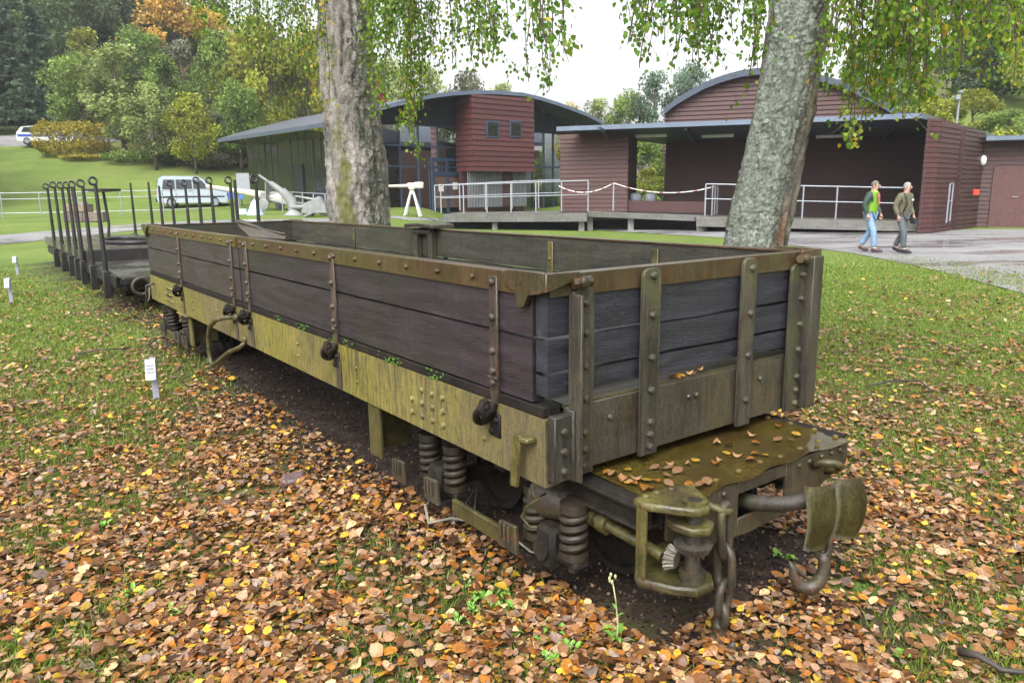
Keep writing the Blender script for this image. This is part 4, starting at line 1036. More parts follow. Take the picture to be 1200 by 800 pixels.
gB = -.1
# left block
b0, b1 = v2(P(657, 230, 31.2)), v2(P(735, 230, 30.4)); nb_ = Vector(((b1-b0).y, -(b1-b0).x, 0)).normalized()
nb_ = nb_ if nb_.y < 0 else -nb_
zdeckB = P(700, 246, 31).z
wallB('store_wall', b0, b1, zdeckB-.4, M_CLAD, nb_)
wallB('store_wall', b1, b1-nb_*2.6, zdeckB-.4, M_CLAD_D, (b1-b0).normalized())
wallB('store_wall', b0-nb_*2.6, b0, zdeckB-.4, M_CLAD, -(b1-b0).normalized())
# porch back wall
w0, w1 = v2(P(779, 230, 33.6)), v2(P(1120, 230, 30.5)); nw = Vector(((w1-w0).y, -(w1-w0).x, 0)).normalized(); nw = nw if nw.y < 0 else -nw
wallB('porch_wall', w0, w1, -.2, M_CLAD_P, nw)
# pillar at the right front corner and the side wall
p0 = v2(P(1082, 200, 26.0)); p1 = v2(P(1098, 200, 26.2)); p2 = p1+ds*1.75
wallB('corner_pier', p0, p1, gB, M_CLAD, nf, .1)
nsd = Vector((ds.y, -ds.x, 0)); nsd = nsd if nsd.x > 0 else -nsd
def hit_side(px): 
    d = ray(px, 200); t = (p1-CAM).dot(nsd)/Vector((d.x, d.y, 0)).dot(nsd); return v2(CAM+d*t)
s_a, s_b, s_c = hit_side(1121), hit_side(1127), hit_side(1150.5)
wallB('corner_pier', p1, s_a, gB, M_CLAD, nsd, .3)
wallB('corner_pier', p0+ds*2.0, p0, gB, M_CLAD_P, -df, .05)
wallB('side_recess', s_a-nsd*.3, s_b-nsd*.3, gB, M_CLAD_P, nsd)
wallB('side_wall', s_b, s_c, gB, M_CLAD_D, nsd)
# annex at the right edge
x0 = s_c; x1 = v2(P(1290, 200, x0.y-1.2)); na_ = Vector(((x1-x0).y, -(x1-x0).x, 0)).normalized(); na_ = na_ if na_.y < 0 else -na_
zA = P(1160, 163, x0.y).z
bm = BM(); wall_boards(bm, x0, x1, gB, zA-.15, na_); prism(bm, [(x0.x, x0.y, gB), (x1.x, x1.y, gB), (x1.x, x1.y, zA-.1), (x0.x, x0.y, zA-.1)], -na_*.2); B('annex_wall', bm, M_CLAD_P)
bm = BM(); e0 = x0-(x1-x0).normalized()*.15
prism(bm, [(e0.x, e0.y, zA-.12)]+[(*(e0+na_*.75).xy, zA-.10), (*(x1+na_*.75).xy, zA-.10), (x1.x, x1.y, zA-.12)], (0, 0, .16)); B('annex_roof', bm, M_ZINC)
bm = BM(); a = x0.lerp(x1, .10)+na_*.03; c = x0.lerp(x1, .48)+na_*.03
prism(bm, [(a.x, a.y, gB+.05), (c.x, c.y, gB+.05), (c.x, c.y, gB+2.5), (a.x, a.y, gB+2.5)], na_*.05); B('annex_door', bm, plain('brown_door', (.085, .035, .032), .6))
bm = BM(); m_ = a.lerp(c, .55)+na_*.06; box(bm, (m_.x-.12, m_.y-.02, gB+1.30), (m_.x+.12, m_.y+.01, gB+1.34)); B('door_handle', bm, M_GALV)
bm = BM(); q = P(1152.5, 188, s_c.y-.3); ball(bm, q, .16, 12, (.7, .7, 1.25)); B('wall_lamp', bm, M_WHITE)
bm = BM(); q = P(1143.5, 225.5, s_c.y-1.1); box(bm, q-Vector((.12, .06, .11)), q+Vector((.12, .06, .11)), .02); B('alarm_box', bm, plain('red_paint', (.45, .05, .03), .5))
bm = BM(); q = P(860, 188, 33.0); q2 = q-nw*-.0
T_ = Matrix.Translation(Vector((q.x, q.y, q.z)))@Matrix.Rotation(math.atan2(df.y, df.x), 4, 'Z'); box(bm, (-.42, -.1, -.5), (.42, .02, .45), .01, T_); B('porch_notice', bm, plain('grey_green_board', (.14, .16, .14), .5))
# porch lamps
for k_, (px, py) in enumerate(((710, 158), (763, 161.5), (841, 160), (905, 159), (976, 157))):
    c = P(px, py, 31.0); zz = zroof(c)-.07; bm = BM(); ln = .62
    box(bm, (-ln, -.08, -.055), (ln, .08, .065), .015, Matrix.Translation((c.x, c.y, zz))@Matrix.Rotation(math.atan2(df.y, df.x), 4, 'Z')); B('strip_lamp', bm, M_WHITE)
for px in (700, 800, 930, 1040):
    bm = BM(); c = v2(P(px, 200, 28.6)); 
    e0 = c-nf*3; prism(bm, [(c.x, c.y, zroof(c)), (c.x, c.y, zroof(c)-.12), (*e0.xy, zroof(e0)-.3), (*e0.xy, zroof(e0))], df*.1)
    B('rafter', bm, M_SOFFIT)
# barrel roofed hall behind the porch
PB_ = P(900, 79, 34); nB2 = nf
ap = [(778, 127), (789, 118), (800, 111), (812, 104), (825, 97), (838, 91.5), (851, 87), (868, 82.5), (885, 80), (905, 79.3), (928, 81), (950, 85), (971, 90), (990, 96), (1005, 103), (1020, 110.5), (1034, 118), (1047, 126), (1060, 136)]
aw = [onplane(px, py, PB_, nB2) for px, py in ap]
bk = Vector((.36, .93, 0))*13; bm = BM(); t_ = [bm.verts.new(p) for p in aw]; u_ = [bm.verts.new(p-Vector((0, 0, .28))) for p in aw]; tb_ = [bm.verts.new(p+bk) for p in aw]; ub_ = [bm.verts.new(p+bk-Vector((0, 0, .28))) for p in aw]
for i in range(len(aw)-1):
    bm.faces.new((t_[i], t_[i+1], tb_[i+1], tb_[i])); bm.faces.new((u_[i], ub_[i], ub_[i+1], u_[i+1])); bm.faces.new((t_[i], u_[i], u_[i+1], t_[i+1])); bm.faces.new((tb_[i], tb_[i+1], ub_[i+1], ub_[i]))
bm.faces.new((t_[0], tb_[0], ub_[0], u_[0])); bm.faces.new((t_[-1], u_[-1], ub_[-1], tb_[-1]))
B('barrel_roof', bm, plain('slate_blue_metal', (.045, .06, .085), .5, .2, .1, 2))
bm = BM(); z = FL_.z-1.2
ai = [p-nB2*.35-Vector((0, 0, .15)) for p in aw]
ai = [Vector((ai[0].x, ai[0].y, z-.3))]+ai+[Vector((ai[-1].x, ai[-1].y, z-.3))]
zmax = max(p.z for p in ai)
def span(zv):
    xs_ = []
    for p, q in zip(ai[:-1], ai[1:]):
        if (p.z-zv)*(q.z-zv) < 0: xs_.append(p.lerp(q, (zv-p.z)/(q.z-p.z)))
    return xs_
while z < zmax-.05:
    s_ = span(max(z+.19, min(p.z for p in ai)+.02)) or None
    if s_ and len(s_) >= 2: wall_boards(bm, v2(s_[0]), v2(s_[-1]), z, z+.19, nf)
    z += .19
B('gable_wall', bm, M_CLAD)
bm = BM(); q = [ai[0]+bk*.03, ai[-1]+bk*.03, ai[-1]+bk, ai[0]+bk]
prism(bm, [(p.x, p.y, -.2) for p in q], (0, 0, ai[1].z-.25)); B('gable_base', bm, M_CLAD_P)

# --- decks, railings
def deck(name, fa, fb, depth, label, thick=.34):
    fa, fb = Vector(fa), Vector(fb); bk_ = Vector((.12, 1, 0))*depth
    t = empty(name, (fa.x, fa.y, float(G(fa.x, fa.y))), 0, label, 'deck'); iv = Vector(t.location)
    bm = BM(); n_ = 9
    for i in range(n_):
        o0 = bk_*(i/n_); o1 = bk_*((i+.96)/n_)
        prism(bm, [fa+o0-iv, fb+o0-iv, fb+o1-iv, fa+o1-iv], (0, 0, -.05))
    obj('deck_boards', bm, M_DECKF, t)
    bm = BM(); prism(bm, [fa-iv+Vector((0, -.04, -.03)), fb-iv+Vector((0, -.04, -.03)), fb-iv+Vector((0, -.04, -thick)), fa-iv+Vector((0, -.04, -thick))], (0, .035, 0)); obj('fascia', bm, M_DECKF, t)
    for f in (.03, .38, .97):
        p = fa.lerp(fb, f)-iv; bm = BM(); gz = float(G(p.x+iv.x, p.y+iv.y))-iv.z-.1; box(bm, (p.x-.11, p.y+.25, gz), (p.x+.11, p.y+.45, p.z-.06)); obj('deck_post', bm, M_CONC, t)
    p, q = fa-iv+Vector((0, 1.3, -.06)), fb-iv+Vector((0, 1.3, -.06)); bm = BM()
    bm.faces.new([bm.verts.new(v) for v in (p, q, Vector((q.x, q.y, q.z-1.4)), Vector((p.x, p.y, p.z-1.4)))]); bmesh.ops.solidify(bm, geom=bm.faces[:], thickness=.1); obj('deck_shade_sheet', bm, M_BLACKV, t)  # near-black sheet that stands for the shade beneath the deck
    return t
deck('timber_deck', P(519, 251, 33), P(688, 249.5, 30), 3.5, 'grey timber access deck in front of the glass hall')
deck('timber_deck', P(688.5, 247.5, 30.5), P(832, 253, 28.6), 4, 'low worn timber deck between two railed decks under the porch', .22)
deck('timber_deck', P(816, 254.5, 28.2), P(1084, 260, 26.6), 3.6, 'grey timber deck with a railing along the open porch')
def railing(pts, label, group=None, h=1.08, r=.024, posts=1.15, double=True):
    a = pts[0]; t = empty('railing', a, 0, label, 'railing', group); iv = Vector(a)
    P_ = [Vector(p)-iv for p in pts]
    bm = BM(); tube(bm, [p+Vector((0, 0, h)) for p in P_], r, 8); obj('top_rail', bm, M_GALV, t, auto=True)
    bm = BM(); tube(bm, [p+Vector((0, 0, h*.5)) for p in P_], r*.85, 8); obj('mid_rail', bm, M_GALV, t, auto=True)
    for p, q in zip(P_[:-1], P_[1:]):
        n_ = max(1, round((q-p).length/posts))
        for i in range(n_+(q is P_[-1])):
            c = p.lerp(q, i/n_); bm = BM(); box(bm, c-Vector((.025, .018, .1)), c+Vector((.025, .018, h-.01))); obj('rail_post', bm, M_GALV, t)
railing([P(517, 247, 32.8), P(689, 244.5, 29.8)], 'long galvanised railing along the deck in front of the tower')
railing([P(510, 245, 35.3), P(600, 242, 33.6), P(697, 240, 31.8)], 'galvanised railing at the back of the access deck')
railing([P(826, 250, 28.4), P(1060, 256.5, 26.8)], 'galvanised railing on the porch deck behind the two walkers')
railing([P(834, 249.5, 29.8), P(840, 248.2, 31.6)], 'short railing return at the left end of the porch deck')
railing([P(1109, 258, 26.6), P(1113, 256, 27.2)], 'short galvanised handrail beside the corner pier', None, 1.25, .022)
railing([gp(330, 38.5), gp(395, 34)], 'low galvanised railing before the mirror glass wall', None, 1.0)
# red and white rope with its stanchions
rp = empty('rope_barrier', P(719, 247, 29.2), 0, 'sagging red and white rope barrier across the gap in the railings', 'rope barrier'); iv = Vector(rp.location)
M_ROPEW = plain('white_rope', (.70, .68, .66), .7); M_ROPER = plain('red_rope', (.36, .17, .16), .7)
tops = [P(655, 218, 30.2), P(719, 214.5, 29.2), P(838, 218.5, 28.6)]
def sag(a, c, s_, n_=24):
    return [a.lerp(c, i/n_)-Vector((0, 0, s_*4*(i/n_)*(1-i/n_)))-iv for i in range(n_+1)]
for a, c, s_ in ((tops[0], tops[1], .30), (tops[1], tops[2], .30)):
    pts = sag(a, c, s_)
    bm = BM(); tube(bm, pts, .020, 6); o = obj('rope', bm, [M_ROPEW, M_ROPER], rp, smooth=True)
    for p in o.data.polygons: p.material_index = int(p.index//6 % 4 == 3)
c = tops[1]-iv; bm = BM(); box(bm, (c.x-.025, c.y-.02, c.z-1.05), (c.x+.025, c.y+.02, c.z+.02)); obj('rope_post', bm, M_GALV, rp)
for i, px in enumerate((695, 708, 725.5, 745, 762)):
    q = P(px, 238, 31.3); t = empty('visitor_chair', q-Vector((0, 0, .45)), 0, 'grey shell chair in the row behind the rope on the deck', 'chair', 'grey chairs in a row on the deck')
    bm = BM(); tube(bm, [(0, .05, .44), (0, .05, .47), (0, .04, .62), (0, .06, .80), (0, .06, .86)], [.2, .23, .25, .22, .10], 14)
    for v in bm.verts: v.co.y *= .55
    obj('seat_shell', bm, plain('grey_plastic', (.19, .21, .25), .5) if i == 0 else bpy.data.materials['grey_plastic'], t, smooth=True)
    for sx in (-.17, .17):
        for sy in (-.12, .14):
            bm = BM(); cyl(bm, (sx*1.15, sy, 0), (sx*.8, sy*.7, .45), .014, 6); obj('leg', bm, M_GALV, t)
q0, q1 = P(690, 247, 31.0), P(826, 250, 29.6)
bm = BM(); prism(bm, [v2(q0)+Vector((0, 0, q0.z)), v2(q1)+Vector((0, 0, q1.z)), v2(q1)+Vector((0, 0, q1.z+.45)), v2(q0)+Vector((0, 0, q0.z+.42))], (0, .5, 0), .01)
tag(obj('platform_step', bm, M_CLAD_P), 'long dark red boarded step in front of the grey chairs', 'step')
# a lamp mast behind the shed roof
q = gp(1113, 40); t = empty('floodlight_mast', q, 0, 'pale floodlight mast rising behind the shed roof', 'mast')
zt = P(1113, 108, 40).z-q.z; bm = BM(); tube(bm, [(0, 0, 0), (0, 0, zt)], [.07, .05], 10); obj('mast_pole', bm, M_GALV, t)
bm = BM(); box(bm, (-.28, -.25, zt-.42), (-.05, .05, zt-.2), .03); box(bm, (-.10, -.15, zt-.05), (.13, .1, zt+.06), .02); obj('lamp_head', bm, M_GALV, t)
# ------------------------------------------------------------------ the two birches in front
def barkmat(name, lichen, c1, c2, cl, cm, moss_lo):
    m, nt, b = newmat(name); o = coords(nt)
    fis = noisen(nt, coords(nt, (1, 1, .28)), 7, 8, .7, .6)
    col = ramp(nt, fis, [(.34, (.026, .022, .018)), (.44, c1), (.62, c2)])
    col = mixc(nt, 1, col, ramp(nt, noisen(nt, coords(nt, (1, 1, 1.6)), 38, 5, .75), [(.34, (.38,)*3), (.5, (.95,)*3), (.68, (1.3,)*3)]), 'MULTIPLY')
    v = N(nt, 'ShaderNodeTexVoronoi'); v.inputs['Scale'].default_value = 24; v.inputs['Randomness'].default_value = 1; nt.links.new(coords(nt, (1, 1, .8)), v.inputs['Vector'])
    a = N(nt, 'ShaderNodeAttribute', attribute_name='lichen'); sep = N(nt, 'ShaderNodeSeparateColor'); nt.links.new(a.outputs['Color'], sep.inputs[0])
    ln = noisen(nt, o, 16, 7, .75, .8)
    md = N(nt, 'ShaderNodeMath', operation='MULTIPLY_ADD'); nt.links.new(sep.outputs[0], md.inputs[0]); md.inputs[1].default_value = .5; nt.links.new(ln, md.inputs[2])
    mask = ramp(nt, md.outputs[0], [(lichen, (0, 0, 0)), (lichen+.05, (1, 1, 1))])
    lic = mixc(nt, ramp(nt, noisen(nt, o, 45, 4, .7), [(.35, (0, 0, 0)), (.62, (1, 1, 1))]), tuple(x*.42 for x in cl), tuple(x*1.1 for x in cl))
    vor = N(nt, 'ShaderNodeTexVoronoi', feature='F1'); vor.inputs['Scale'].default_value = 20; wv = N(nt, 'ShaderNodeVectorMath', operation='MULTIPLY_ADD'); nn = N(nt, 'ShaderNodeTexNoise'); nn.inputs['Scale'].default_value = 22; nn.inputs['Detail'].default_value = 5; nt.links.new(o, nn.inputs['Vector']); nt.links.new(nn.outputs['Color'], wv.inputs[0]); wv.inputs[1].default_value = (.12, .12, .12); nt.links.new(o, wv.inputs[2]); nt.links.new(wv.outputs[0], vor.inputs['Vector'])
    lic = mixc(nt, 1, lic, ramp(nt, vor.outputs['Distance'], [(.0, (1.2,)*3), (.35, (1.0,)*3), (.75, (.6,)*3)]), 'MULTIPLY')
    col = mixc(nt, mask, col, lic)
    mm = N(nt, 'ShaderNodeMath', operation='MULTIPLY_ADD'); nt.links.new(sep.outputs[1], mm.inputs[0]); mm.inputs[1].default_value = .5; nt.links.new(noisen(nt, coords(nt, (1, 1, .5)), 6, 6, .7), mm.inputs[2])
    col = mixc(nt, ramp(nt, mm.outputs[0], [(moss_lo, (0, 0, 0)), (moss_lo+.16, (1, 1, 1))]), col, cm)
    col = mixc(nt, sep.outputs[2], col, (.16, .075, .03))
    nt.links.new(col, b.inputs['Base Color']); b.inputs['Roughness'].default_value = .85
    h = N(nt, 'ShaderNodeMath', operation='ADD'); nt.links.new(fis, h.inputs[0])
    h2 = N(nt, 'ShaderNodeMath', operation='MULTIPLY'); nt.links.new(mask, h2.inputs[0]); nt.links.new(ln, h2.inputs[1]); nt.links.new(h2.outputs[0], h.inputs[1])
    bumpn(nt, b, h.outputs[0], 1.0, .03)
    return m
def trunk(name, pts, rad, mat, parent, seed, amp, lich, moss, wound=None, nseg=120, nr=330):
    "a displaced bark surface round a curved axis"
    pts = [Vector(p) for p in pts]; V = []; A_ = []
    tot = len(pts)-1
    for i in range(nr+1):
        t = i/nr*tot; k = min(int(t), tot-1); f = t-k
        p0, p1, p2, p3 = pts[max(k-1, 0)], pts[k], pts[k+1], pts[min(k+2, tot)]
        c = .5*((2*p1)+(p2-p0)*f+(2*p0-5*p1+4*p2-p3)*f*f+(3*p1-p0-3*p2+p3)*f**3)
        r = rad[k]+(rad[k+1]-rad[k])*f
        for j in range(nseg):
            a = 2*math.pi*j/nseg; d = Vector((math.cos(a), math.sin(a), 0))
            q = Vector((d.x*1.6, d.y*1.6, c.z*.55))+Vector((seed, 0, 0))
            big = mnoise.fractal(q*1.3, 1, 2, 4)*.10
            fis = mnoise.ridged_multi_fractal(Vector((d.x*3.2, d.y*3.2, c.z*1.15+seed)), .9, 2.1, 4, 1, 2)*.018*amp
            crk = mnoise.fractal(Vector((d.x*9, d.y*9, c.z*8+seed)), 1, 2, 3)*.012*amp
            L_ = lich(a, c.z); 
            flake = max(0, mnoise.fractal(Vector((d.x*13, d.y*13, c.z*32+seed)), 1, 2, 3))*.032*L_
            V.append(c+d*(r*(1+big)+fis*.8-.02*amp+crk+flake)); A_.append((L_, moss(a, c.z), wound(a, c.z) if wound else 0, 1))
    idx = np.arange((nr+1)*nseg).reshape(nr+1, nseg); nx = np.roll(idx, -1, 1)
    F_ = np.stack([idx[:-1], nx[:-1], nx[1:], idx[1:]], -1).reshape(-1, 4)
    o = np_mesh(name, [tuple(v) for v in V], F_, mat, parent, smooth=True)
    at_ = o.data.attributes.new('lichen', 'FLOAT_COLOR', 'POINT'); at_.data.foreach_set('color', np.array(A_, np.float32).ravel())
    return o
M_BARK_L = barkmat('birch_bark_mossy', .72, (.17, .155, .135), (.30, .28, .25), (.15, .19, .13), (.115, .115, .038), .67)
M_BARK_R = barkmat('birch_bark_lichen', .73, (.11, .095, .078), (.27, .24, .20), (.34, .38, .32), (.15, .15, .06), .74)
def axis_pts(pxs, Y0, base):
    return [base]+[P(px, py, Y0+dy) for px, py, dy in pxs]
YL_, YR_ = 9.4, 7.4
bl = gp(424, YL_); br_ = gp(868, YR_)
birchL = empty('birch_tree', bl, 0, 'old birch with cracked pale bark and a yellow moss streak behind the wagon', 'birch tree')
birchR = empty('birch_tree', br_, 0, 'leaning birch with a trunk covered in grey green lichen behind the wagon corner', 'birch tree')
def rad_of(wpx, Y): return wpx/2/F_PX*Y
ptsL = [Vector((bl.x+.0, YL_, bl.z-.1)), P(422, 260, YL_), P(418, 200, YL_), P(412, 140, YL_), P(407, 70, YL_), P(404, 0, YL_), P(402, -80, YL_-.05), P(396, -190, YL_-.1), P(380, -330, YL_)]
rL = [rad_of(79, YL_), rad_of(69, YL_), rad_of(67, YL_), rad_of(63, YL_), rad_of(59, YL_), rad_of(56, YL_), rad_of(52, YL_), rad_of(44, YL_), rad_of(30, YL_)]
def angc(a, c, w_): d = (a-c+math.pi) % (2*math.pi)-math.pi; return max(0, 1-abs(d)/w_)
trunk('trunk', [p-bl for p in ptsL], rL, M_BARK_L, birchL, 3.7, 1.9, lambda a, z: .35*angc(a, R(-40), 1.2)+.15, lambda a, z: angc(a, R(-105), .55)*min(1, max(.25, (3.6-z)/2.2)))
ptsR = [Vector((br_.x-.02, YR_, br_.z-.1)), P(884, 290, YR_), P(893, 240, YR_), P(909, 170, YR_), P(922, 110, YR_), P(932, 50, YR_), P(938, 0, YR_), P(946, -80, YR_), P(962, -190, YR_+.1), P(990, -330, YR_)]
rR = [rad_of(92, YR_), rad_of(73, YR_), rad_of(70, YR_), rad_of(68, YR_), rad_of(65, YR_), rad_of(63, YR_), rad_of(61, YR_), rad_of(55, YR_), rad_of(45, YR_), rad_of(28, YR_)]
trunk('trunk', [p-br_ for p in ptsR], rR, M_BARK_R, birchR, 9.1, 1.3, lambda a, z: min(1, .12+1.1*angc(a, R(-125), 1.5)), lambda a, z: .3*angc(a, R(-60), .8), lambda a, z: angc(a, R(-62), .28)*max(0, 1-abs(z-1.35)/.35)*.9)
# limbs above, weeping twigs and leaves
BPAL = np.array([(.07, .16, .014), (.09, .195, .016), (.115, .225, .02), (.15, .26, .025), (.20, .29, .028), (.27, .30, .03), (.42, .33, .03)])
M_BLEAF = leafmat('birch_leaf', .45, .4)
M_TWIG = plain('twig_bark', (.06, .040, .030), .7)
def birch_crown(root, base, top, groups, seed):
    rng = np.random.default_rng(seed); rd = random.Random(seed)
    pos, yel, bm, bml = [], [], BM(), BM()
    for (px0, px1, by0, by1, Y0, Y1, nst, yl, dens) in groups:
        cx, cY = (px0+px1)/2, (Y0+Y1)/2
        hub = P(cx, -95, cY)+Vector((0, 0, .3))
        m_ = top.lerp(hub, .5)+Vector((0, 0, .35))
        tube(bml, [top-base, m_-base, hub-base], [.055, .035, .016], 7)
        for k in range(nst):
            Y = rd.uniform(Y0, Y1); px = rd.uniform(px0, px1); py = by0+(by1-by0)*rd.random()**1.4
            e = P(px, py, Y); zt = P(px, -60, Y).z+rd.uniform(.1, .6); ln = zt-e.z
            a = Vector((e.x+rd.uniform(-.18, .18), Y+rd.uniform(-.2, .2), zt))
            pts = []
            sw = rd.uniform(-.05, .05)
            nn = max(4, int(ln/.12))
            for i in range(nn+1):
                t = i/nn; pts.append(a.lerp(e, t)+Vector((sw*math.sin(t*5), sw*.7*math.cos(t*4), 0)))
            tube(bm, [p-base for p in ([hub]+pts if rd.random() < .7 else pts)], .0036, 4, cap=False)
            step_ = .029/dens
            d = 0
            while d < ln:
                t = d/ln*nn; i = min(int(t), nn-1); c = pts[i].lerp(pts[i+1], t-i)
                for q in range(2 if rd.random() < .6 else 1):
                    pos.append(c+Vector((rd.gauss(0, .035), rd.gauss(0, .035), rd.uniform(-.035, 0)))); yel.append(yl+.25*max(0, d/ln-.5))
                if rd.random() < .13:
                    sd = Vector((rd.uniform(-.2, .2), rd.uniform(-.2, .2), -rd.uniform(.06, .22)))
                    tube(bm, [c-base, c+sd*.5+Vector((0, 0, .02))-base, c+sd-base], .0018, 3, cap=False)
                    for q in range(rd.randint(3, 7)): pos.append(c+sd*rd.uniform(.2, 1.05)+Vector((rd.gauss(0, .022), rd.gauss(0, .022), rd.gauss(0, .02)))); yel.append(yl)
                d += step_*rd.uniform(.6, 1.4)
    # the rest of the crown above the frame
    for k in range(2600):
        a_ = rng.uniform(0, 6.28); r_ = 3.2*math.sqrt(rng.random()); 
        c = top+Vector((r_*math.cos(a_), r_*math.sin(a_), rng.uniform(1.2, 5)*(1-r_/5))); pos.append(c); yel.append(.1)
    pos = np.array([tuple(p) for p in pos])-np.array(base); yel = np.array(yel); n = len(pos)
    # hanging blades: length axis mostly downwards
    sz = rng.uniform(.028, .048, n)
    yaw = rng.uniform(0, 2*np.pi, n); dn = np.stack([rng.normal(0, .45, n), rng.normal(0, .45, n), -np.ones(n)], 1); dn /= np.linalg.norm(dn, axis=1)[:, None]
    s_ = np.stack([np.cos(yaw), np.sin(yaw), rng.normal(0, .3, n)], 1); s_ -= dn*(s_*dn).sum(1)[:, None]; s_ /= np.linalg.norm(s_, axis=1)[:, None]
    nm = np.cross(dn, s_)
    shape = [(0, 0, 0), (.22, .40, .06), (.5, .36, .03), (1.0, 0, -.06), (.5, -.36, .03), (.22, -.40, .06)]
    V = np.stack([pos+sz[:, None]*(x*dn+y*s_+z*nm) for x, y, z in shape], 1).reshape(-1, 3)
    bs = (np.arange(n)*6)[:, None]
    T = np.concatenate([bs+np.array(q)[None] for q in ((0, 1, 2, 3), (0, 3, 4, 5))], 0)
    pr = np.clip(rng.random(n)*.70+yel*.62+rng.normal(0, .07, n), 0, .999); c = BPAL[(pr*len(BPAL)).astype(int)]*rng.uniform(.8, 1.2, (n, 1))
    np_mesh('crown', V, T, M_BLEAF, root, np.concatenate([c]*2, 0))
    obj('limb', bml, M_TWIG, root, smooth=True); obj('twig', bm, M_TWIG, root)
    print('birch leaves', n)
topL, topR = ptsL[-2], ptsR[-2]
birch_crown(birchL, bl, topL, [
    (232, 300, 12, 50, 8.5, 10.5, 18, .0, .9), (285, 378, 18, 84, 8.2, 10.5, 30, .0, .8), (430, 505, 45, 135, 7.6, 9.2, 24, .02, 1.0),
    (462, 494, 130, 196, 7.6, 8.6, 7, .30, 1.0), (368, 383, 118, 136, 8.2, 8.4, 3, .6, .7), (500, 560, 28, 78, 7, 9, 12, 0, .9), (540, 606, 30, 72, 5.6, 7.5, 13, 0, .9),
    (606, 668, 22, 66, 4.6, 5.6, 6, 0, .8), (615, 650, 60, 112, 6.0, 7.2, 5, 0, .8), (640, 665, 40, 66, 4.4, 4.9, 3, 0, .8), (440, 480, 10, 60, 6.5, 8, 12, 0, 1)], 21)
birch_crown(birchR, br_, topR, [
    (718, 760, 8, 62, 4.8, 6.2, 7, 0, .8), (755, 832, 22, 82, 4.8, 6.4, 17, .0, .8), (800, 900, 5, 62, 5, 6.6, 22, .04, 1.0), (872, 890, 80, 132, 6.2, 6.6, 4, .10, .6),
    (960, 1050, 50, 120, 5.0, 7.0, 24, .08, 1.0), (975, 1040, 110, 176, 5.6, 6.8, 12, .24, .9), (1040, 1130, 40, 110, 5.0, 7, 22, .16, 1.0), (1055, 1085, 105, 150, 5.4, 6.2, 7, .16, .8),
    (1110, 1215, 20, 85, 5, 7, 24, .20, 1.0), (1030, 1100, 10, 60, 4.6, 6, 16, .10, 1), (1150, 1200, 60, 110, 6, 7, 5, .25, .8)], 33)

# ------------------------------------------------------------------ woods on the hillside
M_TRUNK = plain('grey_brown_trunk', (.085, .070, .055), .85, 0, .3, 3)
def crown_deciduous(seed, h, w_, n=5200, leaf=.26, open_=.0, trunk_h=.25):
    "clumps of leaf sprays through an irregular volume carried on limbs; height h, width w_"
    rng = np.random.default_rng(seed)
    nl = 26; lob = []
    for k in range(nl):
        f = rng.random(); z = trunk_h+(1-trunk_h)*f
        prof = math.sin(math.pi*min(1, max(.06, (f*.86+.14))))**.75
        a = rng.uniform(0, 6.28); r = prof*.5*math.sqrt(rng.random())*.95
        lob.append((r*w_*math.cos(a), r*w_*math.sin(a), z*h*.95, rng.uniform(.10, .20)*w_))
    lob = np.array(lob); k = rng.integers(0, nl, n)
    d = rng.normal(0, 1, (n, 3)); d /= np.linalg.norm(d, axis=1)[:, None]
    rad = (lob[k, 3]*(.35+.75*rng.random(n)**.5))[:, None]
    pos = lob[k, :3]+d*rad*np.array([1, 1, .8]); pos[:, 2] += rng.normal(0, .02*h, n); pos[:, 2] = np.clip(pos[:, 2], .08*h, h)
    tone = (rng.uniform(.55, 1.35, nl)[k]*rng.uniform(.7, 1.3, n))
    return pos, tone, lob
def sprays(pos, tone, rng, leaf, droop=.3):
    n = len(pos); d = rng.normal(0, 1, (n, 3)); d[:, 2] -= droop; d /= np.linalg.norm(d, axis=1)[:, None]
    e = rng.normal(0, 1, (n, 3)); e -= d*(e*d).sum(1)[:, None]; e /= np.linalg.norm(e, axis=1)[:, None]
    s_ = leaf*rng.uniform(.6, 1.3, n)[:, None]
    V = np.stack([pos-d*s_*.5, pos+e*s_*.34+d*s_*.05, pos+d*s_*.55, pos-e*s_*.3-d*s_*.02], 1).reshape(-1, 3)
    return V, np.arange(n*4).reshape(n, 4), np.repeat(tone[:, None], 3, 1)
PROTO = {}
